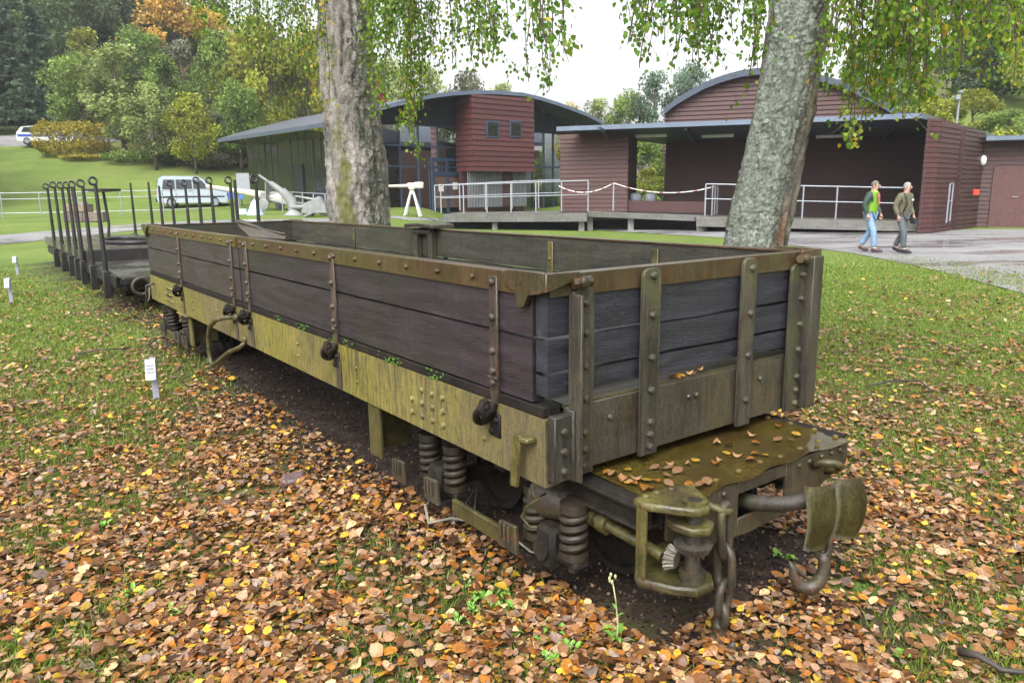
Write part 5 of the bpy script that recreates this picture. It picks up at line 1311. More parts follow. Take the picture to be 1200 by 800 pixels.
def make_proto(key, seed, kind, h, w_, n, leaf):
    rng = np.random.default_rng(seed+100)
    bm = BM()
    if kind == 'deciduous':
        pos, tone, lob = crown_deciduous(seed, h, w_, n, leaf)
        tube(bm, [(0, 0, -.6), (.02*w_, 0, h*.3), (-.01*w_, .01*w_, h*.62), (0, 0, h*.9)], [.022*h, .016*h, .009*h, .003*h], 7)
        for q in lob[::2]: 
            z0 = max(.15*h, q[2]-.25*h); tube(bm, [(0, 0, z0), (q[0]*.5, q[1]*.5, (z0+q[2])/2), tuple(q[:3])], [.007*h, .005*h, .002*h], 5)
        hue = None
    elif kind == 'conifer':
        ps, to = [], []
        nw = 22
        for i in range(nw):
            f = i/nw; z = h*(.10+.88*f); r = w_*.5*(1-f)**.85+.15
            for b_ in range(9):
                a = rng.uniform(0, 6.28); L_ = r*rng.uniform(.65, 1.1); t_ = rng.uniform(.6, 1.25)
                m_ = max(3, int(n/nw/9)); s_ = rng.random(m_)**.7*L_
                ps.append(np.stack([s_*math.cos(a)+rng.normal(0, .10*r, m_), s_*math.sin(a)+rng.normal(0, .10*r, m_), z-s_*.28+rng.normal(0, .12, m_)], 1)); to.append(np.full(m_, t_)*rng.uniform(.7, 1.25, m_))
        pos = np.concatenate(ps); tone = np.concatenate(to)
        tube(bm, [(0, 0, -.6), (0, 0, h*.5), (0, 0, h*.97)], [.018*h, .012*h, .002*h], 7)
    V, F_, c = sprays(pos, tone, rng, leaf, .9 if kind == 'conifer' else .3)
    me_o = np_mesh('crown', V, F_, None if False else M_TRUNK, None, c); tk = obj('trunk', bm, M_TRUNK, None, smooth=True)
    me_c, me_t = me_o.data, tk.data
    bpy.data.objects.remove(me_o); bpy.data.objects.remove(tk)
    PROTO[key] = (me_c, me_t, h, w_)
make_proto('d1', 1, 'deciduous', 10, 7.5, 5200, .34); make_proto('d2', 2, 'deciduous', 10, 6.0, 5200, .32); make_proto('d3', 3, 'deciduous', 10, 8.5, 5600, .36)
make_proto('d4', 4, 'deciduous', 10, 5.0, 4200, .26); make_proto('c1', 5, 'conifer', 14, 6.0, 5600, .42); make_proto('c2', 6, 'conifer', 14, 5.0, 5200, .40)
FOL = {}
def fol(name, c, c2=None):
    if name not in FOL: FOL[name] = leafmat('foliage_'+name, .3, .6, 1, c)
    return FOL[name]
fol('dark', (.088, .128, .046)); fol('conifer', (.060, .098, .052)); fol('green', (.12, .19, .038)); fol('mid', (.15, .22, .044)); fol('pale', (.23, .28, .09))
fol('yellowgreen', (.25, .275, .032)); fol('gold', (.46, .33, .05)); fol('orange', (.46, .28, .055)); fol('rust', (.32, .10, .04)); fol('grey', (.145, .155, .095)); fol('blue', (.12, .18, .115)); fol('yellow', (.40, .31, .03)); fol('brown', (.13, .075, .03))
def tree(px, Y, top, wpx, shape, colr, label, group=None, base=None, name='tree'):
    g = gp(px, Y) if base is None else base
    me_c, me_t, h0, w0 = PROTO[shape]
    zt = P(px, top, Y).z; h = max(2.0, zt-g.z); wd = wpx/F_PX*Y
    t = empty(name, g, random.uniform(0, 6.28), label, 'tree', group)
    for nm, me, mt in (('trunk', me_t, M_TRUNK), ('crown', me_c, FOL[colr])):
        o = bpy.data.objects.new(nm, me); COL.objects.link(o); o.parent = t
        o.material_slots[0].link = 'OBJECT'; o.material_slots[0].material = mt
    t.scale = (wd/w0, wd/w0, h/h0)
    return t
# trees one can point at
tree(152, 58, 52, 95, 'd2', 'pale', 'pale green willow like tree at the foot of the wooded slope')
tree(110, 64, 60, 80, 'd1', 'mid', 'round mid green tree behind the yellow hedge')
tree(122, 69, 32, 60, 'd4', 'yellowgreen', 'slim tree with yellowing top behind the pale willow like tree')
tree(222, 78, -6, 96, 'd3', 'orange', 'orange gold autumn tree high on the wooded slope')
tree(256, 84, 4, 70, 'd1', 'gold', 'golden autumn tree next to the orange one')
tree(226, 64, 48, 62, 'd2', 'grey', 'grey green thinning tree below the orange tree')
tree(200, 61, 75, 70, 'd1', 'green', 'dark green tree right of the pale willow like tree')
tree(268, 60, 38, 70, 'd3', 'mid', 'broad green tree left of the glass hall roof end')
tree(318, 60, 22, 100, 'd3', 'yellowgreen', 'large yellow green tree above the glass hall eave')
tree(368, 62, 26, 80, 'd1', 'yellowgreen', 'yellow green tree just left of the mossy birch trunk')
tree(292, 68, 52, 60, 'd4', 'yellow', 'small yellow tree between the green trees above the hall')
tree(255, 56, 130, 70, 'd1', 'grey', 'grey green bush like tree at the end of the glass hall')
tree(440, 62, 74, 42, 'd2', 'rust', 'orange red tree beside the mossy birch trunk')
tree(462, 70, 62, 58, 'd1', 'pale', 'pale tree behind the left end of the curved roof')
tree(505, 74, 76, 56, 'd2', 'pale', 'pale yellowish tree above the curved roof')
tree(548, 76, 84, 60, 'd3', 'grey', 'grey green tree above the middle of the curved roof')
tree(590, 84, 98, 50, 'd2', 'pale', 'low pale tree just showing over the curved roof apex')
tree(668, 84, 120, 40, 'd1', 'yellow', 'yellow tree beyond the right end of the curved roof')
tree(700, 80, 116, 50, 'd2', 'pale', 'pale green tree between the two roofs')
tree(735, 78, 104, 55, 'd1', 'mid', 'mid green tree left of the barrel roof')
tree(765, 76, 84, 60, 'd2', 'blue', 'blue green tree touching the barrel roof edge')
tree(805, 80, 70, 60, 'd1', 'blue', 'blue green tree behind the barrel roof')
tree(752, 48, 160, 70, 'd3', 'mid', 'green bushy tree seen through the gap in the porch')
tree(760, 46, 196, 40, 'd4', 'yellowgreen', 'small yellow green sapling in the porch gap')
tree(1050, 58, 66, 90, 'd3', 'mid', 'green tree behind the right end of the shed roof')
tree(1085, 54, 112, 60, 'd1', 'yellowgreen', 'yellow green low tree behind the floodlight mast')
tree(1130, 52, 105, 70, 'd3', 'yellowgreen', 'yellow green tree above the shed side wall')
tree(1172, 50, 128, 70, 'd1', 'mid', 'green tree low above the annex roof')
tree(1150, 62, -40, 110, 'c1', 'conifer', 'tall dark conifer behind the shed at the right')
tree(1196, 58, -60, 90, 'd3', 'yellowgreen', 'tall yellowing tree at the right edge')
tree(1105, 68, -30, 120, 'd1', 'green', 'tall green tree behind the leaning birch crown')
tree(1010, 72, 40, 90, 'd2', 'green', 'green tree rising behind the barrel roof end')
tree(1225, 66, -40, 90, 'c2', 'conifer', 'dark conifer partly cut off at the right edge')
tree(1180, 74, -20, 90, 'd2', 'dark', 'dark leafy tree between the two right hand conifers')
# the wood covering the hill
rd = random.Random(77)
for k, (x, y, hh, ww, sh, cl) in enumerate(((-33, 41, 11, 8, 'd1', 'mid'), (-38, 45, 12, 9, 'd3', 'green'), (-43, 48, 13, 8, 'd2', 'dark'), (-36, 38, 9, 7, 'd4', 'yellowgreen'), (-46, 52, 14, 9, 'd1', 'pale'), (-41, 41, 10, 8, 'd3', 'green'))):
    b_ = Vector((x, y, float(G(x, y)))); t = tree(0, y, 0, 10, sh, cl, 'leafy tree standing beyond the left edge and mirrored in the glass hall', 'trees mirrored in the glass hall', b_); t.scale = (ww/PROTO[sh][3], ww/PROTO[sh][3], hh/PROTO[sh][2])
lab = {'c': 'dark conifer in the dense wood on the left hillside', 'd': 'dark leafy tree in the dense wood on the left hillside', 'u': 'broad tree on the upper slope behind the glass hall'}
for row, (Y, n, topo) in enumerate(((70, 7, 20), (76, 8, -10), (84, 9, -40), (94, 9, -70), (106, 10, -90))):
    for i in range(n):
        px = -130+i*(360/n)+rd.uniform(-14, 14)+row*7
        if row < 1 and 90 < px < 240: continue
        con = rd.random() < .62
        top = topo+rd.uniform(-20, 40)+max(0, px-150)*.35
        tree(px, Y+rd.uniform(-2, 2), top, rd.uniform(62, 90) if con else rd.uniform(75, 110), rd.choice(['c1', 'c2']) if con else rd.choice(['d1', 'd3']), 'conifer' if con else rd.choice(['dark', 'dark', 'green']), lab['c'] if con else lab['d'], 'conifers of the left hillside wood' if con else 'leafy trees of the left hillside wood')
for i in range(16):
    px = 205+i*15+rd.uniform(-6, 6); Y = rd.uniform(80, 96)
    tree(px, Y, 18+rd.uniform(-10, 30)+(px-205)*.16, rd.uniform(60, 90), rd.choice(['d1', 'd2', 'd3']), rd.choice(['green', 'grey', 'mid', 'gold', 'green', 'yellowgreen']), lab['u'], 'trees above the glass hall')
for px, Y, top, wp, sh, cl, lb in ((186, 54, 96, 62, 'd2', 'pale', 'pale olive tree low on the slope right of the willow like tree'), (232, 53, 110, 66, 'd3', 'yellowgreen', 'spreading yellow green tree above the van'), (205, 58, 62, 60, 'd4', 'mid', 'narrow green tree behind the low olive tree'), (285, 55, 92, 66, 'd1', 'green', 'dense green tree at the far corner of the glass hall'), (62, 68, 0, 74, 'c1', 'conifer', 'tall dark conifer on the slope behind the yellow hedge'), (22, 70, -40, 84, 'c2', 'conifer', 'tall dark conifer standing above the white car'), (180, 72, 30, 80, 'd1', 'green', 'tall green tree below the orange crown'), (345, 66, 48, 70, 'd3', 'mid', 'full green tree left of the mossy birch above the hall roof')):
    tree(px, Y, top, wp, sh, cl, lb)
# hedge and undergrowth
def bush(px, Y, wpx, top, colr, label, n=2600, leaf=.22, cat='shrub', name='shrub', group=None, boxy=.0):
    g = gp(px, Y); h = P(px, top, Y).z-g.z; wd = wpx/F_PX*Y; rng = np.random.default_rng(int(px*7+Y))
    p = rng.normal(0, 1, (n, 3)); p /= np.linalg.norm(p, axis=1)[:, None]; p *= (rng.random(n)**.33)[:, None]
    if boxy: p = np.sign(p)*np.abs(p)**(1-boxy)
    bump_ = 1+.25*np.sin(p[:, 0]*9+px)*np.cos(p[:, 1]*7)
    pos = np.stack([p[:, 0]*wd*.5, p[:, 1]*min(wd*.4, 2.2), h*.5+p[:, 2]*h*.5*bump_], 1); pos[:, 2] = np.clip(pos[:, 2], 0, None)
    tone = rng.uniform(.6, 1.35, n)
    t = empty(name, g, 0, label, cat, group)
    V, F_, c = sprays(pos, tone, rng, leaf); np_mesh('foliage', V, F_, FOL[colr], t, c)
    bm = BM()
    for k in range(7): a = rd.uniform(-.4, .4)*wd; tube(bm, [(a*.5, 0, -.2), (a, rd.uniform(-.3, .3), h*.7)], [.05, .02], 5)
    obj('stem', bm, M_TRUNK, t)
    return t
fol('hedge', (.32, .27, .03))
bush(92, 60, 74, 143, 'hedge', 'clipped yellow autumn hedge beside the white car', 5200, .20, 'hedge', 'hedge', None, .45)
bush(112, 58.5, 70, 182, 'hedge', 'lower yellow green bushes under the clipped hedge', 2200)
for px, Y, wp, tp, cl, lb in ((170, 57, 90, 176, 'mid', 'green bush at the foot of the pale willow like tree'), (215, 56, 70, 168, 'dark', 'dark bush on the bank above the van'), (250, 55, 60, 178, 'grey', 'grey green bush behind the van roof'), (20, 68, 80, 150, 'dark', 'dark undergrowth behind the white car'), (290, 58, 70, 150, 'dark', 'dark shrub behind the glass hall corner'), (1120, 46, 60, 150, 'mid', 'pale green shrub above the shed side roof'), (1165, 44, 60, 152, 'yellowgreen', 'yellow green shrub above the annex'), (1215, 46, 70, 140, 'mid', 'green shrub at the right edge above the annex'), (715, 52, 60, 190, 'green', 'green bank shrub between the hall and the shed'), (790, 50, 60, 180, 'mid', 'green shrub on the bank behind the porch')):
    bush(px, Y, wp, tp, cl, lb)
# ------------------------------------------------------------------ vehicles
M_TYRE = plain('tyre_rubber', (.018, .018, .018), .8); M_VGLASS = plain('car_glass', (.02, .028, .034), .08); M_RED = plain('tail_lamp_red', (.35, .02, .02), .3)
def vehicle(name, loc, rz, label, cat, body, prof, win, Wd, Lw, wheels, r=.31, stripe=None):
    "prof: side outline (x along the car, z); win: side window outlines"
    t = empty(name, loc, rz, label, cat)
    bm = BM(); nst = 6; rings = []
    for k in range(nst+1):
        y = -Wd/2+Wd*k/nst; f = abs(2*k/nst-1)
        rings.append([bm.verts.new((x*(1-.012*f**3), y*(1-.16*max(0, (z-.95))/(1.0) if z > .95 else 1), z-(.05*f**4 if z > 1.2 else 0))) for x, z in prof])
    n = len(prof)
    bm.faces.new(rings[0][::-1]); bm.faces.new(rings[-1])
    for a, b_ in zip(rings[:-1], rings[1:]):
        for i in range(n): bm.faces.new((a[i], a[(i+1) % n], b_[(i+1) % n], b_[i]))
    bmesh.ops.bevel(bm, geom=[e for e in bm.edges if len(e.link_faces) == 2 and e.calc_face_angle(0) > .9], offset=.05, segments=2, affect='EDGES')
    obj('body', bm, body, t, auto=True)
    yw = lambda z: Wd/2*(1-.16*max(0, z-.95))+.004
    for wpts in win:
        for s in (-1, 1):
            bm = BM(); vs = [(x, s*yw(z), z) for x, z in wpts]
            prism(bm, vs, (0, s*.012, 0)); obj('window', bm, M_VGLASS, t)
    x0, z0, x1, z1 = -Lw/2+.06, 1.0, -Lw/2+.20, 1.62
    xr = [p for p in prof]
    for s in (-1, 1):
        for xw in wheels:
            bm = BM(); tube(bm, [(xw, s*(Wd/2-.20), r), (xw, s*(Wd/2-.18), r), (xw, s*(Wd/2-.02), r), (xw, s*(Wd/2+.0), r)], [r*.9, r, r, r*.9], 22)
            wo = obj('wheel', bm, M_TYRE, t, auto=True)
            bm = BM(); cyl(bm, (xw, s*(Wd/2-.01), r), (xw, s*(Wd/2+.012), r), r*.6, 16); obj('rim', bm, M_GALV, wo, auto=True)
    return t
van_p = gp(226, 43)
vp = [(-2.0, .30), (2.05, .28), (2.12, .55), (2.05, .82), (1.35, 1.02), (.72, 1.62), (.35, 1.78), (-1.65, 1.80), (-1.92, 1.66), (-2.06, .95), (-2.08, .5)]
M_VAN = plain('pale_blue_car_paint', (.34, .40, .46), .28, .1, .05)
van = vehicle('parked_van', van_p, R(20), 'pale blue people carrier van parked on the grass bank beyond the stakes', 'van', M_VAN, vp,
    [[(-1.72, 1.06), (-.98, 1.06), (-.98, 1.58), (-1.60, 1.58)], [(-.90, 1.06), (.02, 1.06), (.02, 1.58), (-.90, 1.58)], [(.10, 1.06), (1.02, 1.06), (.62, 1.52), (.10, 1.58)]], 1.75, 4.1, (-1.25, 1.3))
bm = BM(); prism(bm, [(-2.035, -.66, 1.08), (-2.035, .66, 1.08), (-1.945, .58, 1.58), (-1.945, -.58, 1.58)], (-.02, 0, 0)); obj('rear_window', bm, M_VGLASS, van)
bm = BM(); 
for s in (-1, 1): box(bm, (-2.10, s*.80-.06, .78), (-2.03, s*.80+.06, 1.02), .01)
obj('tail_lamp', bm, M_RED, van)
bm = BM(); box(bm, (-2.14, -.84, .36), (-2.02, .84, .56), .03); box(bm, (-2.12, -.26, .62), (-2.07, .26, .73)); obj('bumper', bm, M_TYRE, van)
bm = BM()
for s in (-1, 1): box(bm, (-1.95, s*.877-.004, .58), (1.9, s*.877+.004, .66))
obj('side_trim', bm, M_TYRE, van)
bm = BM()
for s in (-1, 1):
    for x in (-.94, .06, 1.06): box(bm, (x-.008, s*.876-.003, .40), (x+.008, s*.876+.003, 1.02))
    box(bm, (.0, s*.878-.006, .92), (-.16, s*.878+.006, .95))
obj('door_seam', bm, M_VGLASS, van)
bm = BM()
for s in (-1, 1): box(bm, (1.86, s*.70-.16, .70), (2.10, s*.70+.16, .86), .03)
obj('headlamp', bm, M_GALV, van)
van.name = 'parked_van'; van.scale = (.88, .92, .98)
carp = gp(66, 63.5); carp.z += .06
wc = vehicle('white_car', carp, R(8), 'white car with a blue side stripe parked on the lane above the grass slope', 'car', M_WHITE,
    [(-2.1, .32), (2.1, .30), (2.2, .55), (2.1, .82), (1.25, .98), (.6, 1.50), (-.9, 1.56), (-1.75, 1.48), (-2.1, 1.0), (-2.18, .55)], [[(-1.7, 1.02), (-.75, 1.02), (-.75, 1.42), (-1.5, 1.40)], [(-.66, 1.02), (.2, 1.02), (.2, 1.42), (-.66, 1.42)], [(.28, 1.02), (1.0, 1.02), (.58, 1.40), (.28, 1.42)]], 1.75, 4.3, (-1.35, 1.35))
bm = BM()
for s in (-1, 1): box(bm, (-2.0, s*.880-.004, .66), (2.0, s*.880+.004, .84))
obj('side_stripe', bm, plain('blue_stripe', (.03, .08, .45), .4), wc)
# ------------------------------------------------------------------ guns on display
M_GUN = plain('dull_white_gun_paint', (.20, .21, .205), .6, 0, .25, 3)
g1 = gp(322, 40); gun = empty('field_gun', g1, R(166), 'cream painted field gun with a very long level barrel on the lawn', 'field gun')
e0 = P(243, 218.5, 41.5)-g1; e1 = P(338, 233.5, 39.5)-g1
Mi = Matrix.Rotation(-R(166), 4, 'Z'); e0 = Mi@e0; e1 = Mi@e1
bm = BM(); tube(bm, [e0, e0.lerp(e1, .04), e0.lerp(e1, .5), e0.lerp(e1, .52), e0.lerp(e1, .8), e1], [.13, .11, .15, .19, .23, .25], 14); obj('barrel', bm, M_CREAM, gun, auto=True)
for s in (-1, 1):
    c = e0.lerp(e1, .78); bm = BM(); tube(bm, [(c.x, s*.72, .3), (c.x, s*.74, .3), (c.x, s*.80, .3), (c.x, s*.82, .3)], [.24, .3, .3, .24], 22); obj('wheel', bm, M_GUN, gun, auto=True)
    bm = BM(); tube(bm, [(c.x, s*.3, .55), (c.x-2.6, s*.9, .08)], [.09, .07], 8); obj('trail_leg', bm, M_GUN, gun, auto=True)
bm = BM(); box(bm, (c.x-.5, -.35, .45), (c.x+.5, .35, .95), .08); cyl(bm, (c.x, -.8, .5), (c.x, .8, .5), .07); prism(bm, [(c.x-.1, -.7, .4), (c.x-.1, .7, .4), (c.x-.1, .6, 1.45), (c.x-.1, -.6, 1.45)], (.04, 0, 0)); obj('carriage', bm, M_GUN, gun, auto=True)
g2 = gp(338, 35.5); t = empty('pedestal_gun', g2, 0, 'white pedestal gun pointing up before the mirror glass wall', 'gun')
a, c = P(303, 205, 35.5)-g2, P(333, 226, 35.5)-g2
bm = BM(); tube(bm, [a, a.lerp(c, .45), a.lerp(c, .46), c], [.05, .065, .13, .15], 12); obj('barrel', bm, M_GUN, t, auto=True)
bm = BM(); tube(bm, [c+Vector((-.1, 0, .1)), c+Vector((.3, 0, -.35)), (.2, 0, .25), (.2, 0, 0)], [.2, .24, .26, .5], 10); box(bm, (.1, -.3, .3), (1.0, .3, .48), .06); obj('pedestal', bm, M_GUN, t, auto=True)
g3 = gp(368, 34.5); t = empty('anti_aircraft_gun', g3, 0, 'squat white gun mount half hidden by the mossy birch trunk', 'gun')
bm = BM(); prism(bm, [(-.8, -.3, .2), (.8, -.3, .2), (.7, -.3, .7), (.35, -.3, 1.25), (-.1, -.3, 1.0), (-.6, -.3, .8)], (0, .6, 0), .04); obj('mount', bm, M_GUN, t)
bm = BM(); tube(bm, [(.2, 0, 1.0), (-1.2, 0, 1.25)], [.09, .05], 10); obj('barrel', bm, M_GUN, t, auto=True)
bm = BM()
for k in range(3): tube(bm, [(0, 0, .3), (1.0*math.cos(k*2.1), 1.0*math.sin(k*2.1), .02)], .08, 6)
obj('base_leg', bm, M_GUN, t); t.scale = (.75, .75, .75)
g4 = gp(483, 36); t = empty('tripod_gun', g4, 0, 'small white gun on a tripod on the grass left of the railings', 'gun')
zt = P(483, 221, 36).z-g4.z
bm = BM(); tube(bm, [(-1.15, 0, zt+.12), (-.2, 0, zt+.13), (-.19, 0, zt+.14), (.5, 0, zt+.14)], [.06, .08, .13, .12], 12); box(bm, (.1, -.12, zt+.0), (.55, .12, zt+.3), .04); box(bm, (-.15, -.14, zt-.05), (.15, .14, zt+.12), .03); obj('barrel', bm, M_CREAM, t, auto=True)
for k in range(4):
    a = R(45+90*k); bm = BM(); tube(bm, [(.03*math.cos(a), .03*math.sin(a), zt), (.52*math.cos(a), .52*math.sin(a), .0)], [.05, .055], 8); obj('leg', bm, M_WHITE, t, auto=True)
bm = BM(); tube(bm, [(0, 0, zt-.25), (0, 0, zt+.02)], [.12, .10], 10); obj('tripod_head', bm, M_CREAM, t, auto=True)
q = gp(298, 36); t = empty('mine_buoy', q, 0, 'pale blue cone shaped float standing on the lawn', 'float')
bm = BM(); tube(bm, [(0, 0, 0), (0, 0, .05), (0, 0, .62), (0, 0, .72)], [.42, .42, .16, .08], 18); obj('cone', bm, plain('pale_blue_paint', (.42, .52, .60), .45), t, auto=True)
bm = BM(); tube(bm, [(0, 0, .72), (0, 0, .82)], .05, 10); obj('cap', bm, M_GALV, t, auto=True)
q = gp(283, 36.3); bm = BM(); prism(bm, [(-.22, -.15, 0), (.22, -.15, 0), (.20, -.12, .28), (-.20, -.12, .28)], (0, .3, 0), .03); o = obj('stone_block', bm, plain('pale_blue_stone', (.40, .46, .50), .7)); o.location = q; tag(o, 'small pale block beside the cone shaped float', 'block')
q = gp(270, 43); t = empty('blue_panel', q, 0, 'low blue panel standing in for a car behind the gun barrel', 'notice board')  # plain blue panel in place of part of a parked blue car
bm = BM(); box(bm, (-.75, -.03, .45), (.75, .03, 1.0), .01); obj('board', bm, plain('blue_board', (.06, .16, .55), .4), t)
bm = BM()
for x in (-.6, .6): box(bm, (x-.04, -.02, 0), (x+.04, .02, .45))
obj('post', bm, M_FRAME, t)
q = gp(286, 41); t = empty('information_panel', q, 0, 'grey slatted information panel on posts beside the gun', 'panel')
bm = BM(); box(bm, (-.35, -.03, .9), (.35, .03, 1.9)); obj('panel', bm, M_GALV, t)
bm = BM()
for x in (-.33, .33): box(bm, (x-.03, -.02, 0), (x+.03, .02, .9))
obj('post', bm, M_GALV, t)
# ------------------------------------------------------------------ fence, block stack, small signs
fp = [gp(-60, 35.5), gp(0, 35.5), gp(90, 36), gp(190, 37), gp(250, 38)]
t = empty('wire_fence', fp[0], 0, 'low grey tube rail fence with wire along the foot of the grass slope', 'fence'); iv = Vector(fp[0])
for nm, h, r in (('top_rail', 1.18, .022), ('mid_rail', .90, .018), ('low_rail', .25, .022)):
    bm = BM(); tube(bm, [p-iv+Vector((0, 0, h)) for p in fp], r, 6); obj(nm, bm, M_GALV, t)
for a, c in zip(fp[:-1], fp[1:]):
    n_ = max(1, round((c-a).length/2.2))
    for i in range(n_):
        p = a.lerp(c, i/n_)-iv; bm = BM(); cyl(bm, p-Vector((0, 0, .2)), p+Vector((0, 0, 1.18)), .028, 8); obj('fence_post', bm, M_GALV, t)
st_g = gp(98, 33)
M_BLOCK = weathered('brown_stone_block', (.13, .10, .085), (.22, .175, .15), None, 3, (1, 1, 1), .8, .4, .01)
for (dx, dz, w_, h_, lb) in ((-.45, 0, .85, .42, 'brown stone block at the left foot of the stack'), (.42, 0, .82, .42, 'brown stone block at the right foot of the stack by the stakes'), (-.30, .425, 1.0, .36, 'brown stone block on top of the stack beyond the stakes')):
    bm = BM(); box(bm, (-w_/2, -.3, 0), (w_/2, .3, h_), .03); o = obj('stone_block', bm, M_BLOCK); o.location = st_g+Vector((dx, 0, dz)); o.rotation_euler = (0, 0, R(4)); tag(o, lb, 'block')
bm = BM(); box(bm, (-.3, -.2, 0), (.3, .2, .06), .02); o = obj('cap_stone', bm, M_CONC); o.location = st_g+Vector((-.25, 0, .786)); tag(o, 'pale flat cap stone on top of the brown block stack', 'block')
def stake_sign(px, py, h, wpl, hpl, rz, label, lines=3, plate=None):
    q = at(px, py); t = empty('label_post', q, rz, label, 'sign')
    bm = BM(); box(bm, (-.026, -.012, -.1), (.026, .012, h), .003); obj('post', bm, plain('grey_post_paint', (.27, .26, .32), .55) if 'grey_post_paint' not in bpy.data.materials else bpy.data.materials['grey_post_paint'], t)
    T_ = Matrix.Translation((-.02, -.016, h-.01))@Matrix.Rotation(R(-22), 4, 'X')
    bm = BM(); box(bm, (-wpl/2, -.006, -hpl), (wpl/2, .0, .0), .002, T_); pl = obj('sign_plate', bm, plate or plain('label_white', (.34, .35, .38), .5), t)
    bm = BM()
    for k in range(lines):      # illegible lines of small print
        for j in range(4): box(bm, (-wpl*.36+j*wpl*.18, -.0085, -hpl*(.30+.16*k)-.006), (-wpl*.36+j*wpl*.18+wpl*.13, -.0062, -hpl*(.30+.16*k)+.002), 0, T_)
    obj('small_print', bm, plain('print_grey', (.13, .11, .15), .6) if 'print_grey' not in bpy.data.materials else bpy.data.materials['print_grey'], pl)
stake_sign(184, 470, .40, .085, .19, R(20), 'white label plate on a short grey stake in the fallen leaves left of the wagon')
stake_sign(14, 356, .42, .075, .16, R(20), 'small weathered label stake on the grass near the left end of the flat wagon', 2, M_GALV)
stake_sign(21, 322, .40, .075, .14, R(20), 'furthest small grey label stake near the footpath', 2, M_GALV)
# ------------------------------------------------------------------ things lying on the ground
q = at(343, 567); bm = BM(); prism(bm, [(-.075, -.05, 0), (.0, -.075, 0), (.07, -.045, 0), (.085, .02, 0), (.03, .06, 0), (-.06, .05, 0)], (0, 0, .062), .014)
o = obj('flat_stone', bm, weathered('purple_brown_stone', (.075, .05, .052), (.12, .08, .08), None, 20, (1, 1, 1), .6, .4)); o.location = q; o.rotation_euler = (R(6), R(-3), .4); tag(o, 'flat purple brown stone among the fallen leaves', 'stone')
def twig(name, pxs, r, label, mat, forks=()):
    pts = [at(*p)+Vector((0, 0, .045+.02*(i % 2))) for i, p in enumerate(pxs)]; iv = pts[0].copy()
    bm = BM(); tube(bm, [p-iv for p in pts], [r*(1-.6*i/len(pts)) for i in range(len(pts))], 7)
    for f in forks:
        q_ = [at(*p)+Vector((0, 0, .03+.05*i)) for i, p in enumerate(f)]; tube(bm, [p-iv for p in q_], [r*.5*(1-.5*i/len(q_)) for i in range(len(q_))], 5)
    o = obj(name, bm, mat, smooth=True); o.location = iv; return tag(o, label, 'twig')
M_GTWIG = plain('pale_dead_twig', (.20, .19, .15), .8, 0, .3, 30); M_DTWIG = plain('dark_wet_twig', (.035, .028, .024), .6, 0, .3, 30)
twig('fallen_twig', [(506, 594), (499, 606), (503, 622), (530, 620), (558, 621), (590, 634), (622, 656), (650, 668)], .010, 'pale forked dead twig lying beside the near bogie', M_GTWIG, [((530, 620), (546, 606), (556, 600)), ((556, 620), (557, 606), (560, 592)), ((533, 620), (531, 610), (533, 602)), ((545, 620), (552, 628), (556, 640))])
twig('fallen_twig', [(1018, 457), (1045, 454), (1062, 451), (1078, 455), (1090, 462), (1100, 468)], .010, 'dark crooked twig on the grass right of the wagon', M_DTWIG)
twig('fallen_twig', [(905, 668), (930, 680), (948, 690)], .011, 'short dark stick beside the hanging hook', M_DTWIG)
twig('fallen_twig', [(1122, 775), (1145, 786), (1172, 797), (1200, 806)], .016, 'thick dark root like stick at the lower right corner', M_DTWIG)
twig('fallen_twig', [(92, 419), (118, 416), (150, 413)], .010, 'thin dark twig on the grass left of the label post', M_DTWIG)
# moss cushion and bare patch near the hook
def patch(pxc, rad, zh, colmat, label, name, cat, seed):
    q = at(*pxc); bm = BM(); n_ = 28; rg = random.Random(seed); ph = [rg.uniform(0, 6.28) for _ in range(3)]
    rings = []
    for i in range(6):
        f = i/5; row = []
        for k in range(n_):
            a = 2*math.pi*k/n_; rr = rad*(1-f)*(1+.22*math.sin(2*a+ph[0])+.14*math.sin(3*a+ph[1])+.08*math.sin(7*a+ph[2]))
            x, y = rr*math.cos(a)*1.25, rr*math.sin(a); row.append(bm.verts.new((x, y, float(G(q.x+x, q.y+y))-q.z+zh*(1-(1-f)**2)-.012+rg.uniform(0, zh*.25))))
        rings.append(row)
    for a, b_ in zip(rings[:-1], rings[1:]):
        for k in range(n_): bm.faces.new((a[k], a[(k+1) % n_], b_[(k+1) % n_], b_[k]))
    bm.faces.new(rings[-1])
    o = obj(name, bm, colmat, smooth=True); o.location = q; return tag(o, label, cat)
M_MOSSG = weathered('green_moss_cushion', (.06, .12, .008), (.13, .23, .016), None, 40, (1, 1, 1), .95, 1.0, .02)
patch((985, 690), .17, .035, M_MOSSG, 'bright green moss cushion under the buffer plate', 'moss_cushion', 'moss', 4)
patch((1185, 735), .20, .015, plain('dark_wet_soil', (.035, .032, .034), .35, 0, .4, 20), 'bare dark wet patch of soil at the right edge', 'soil_patch', 'soil', 9)
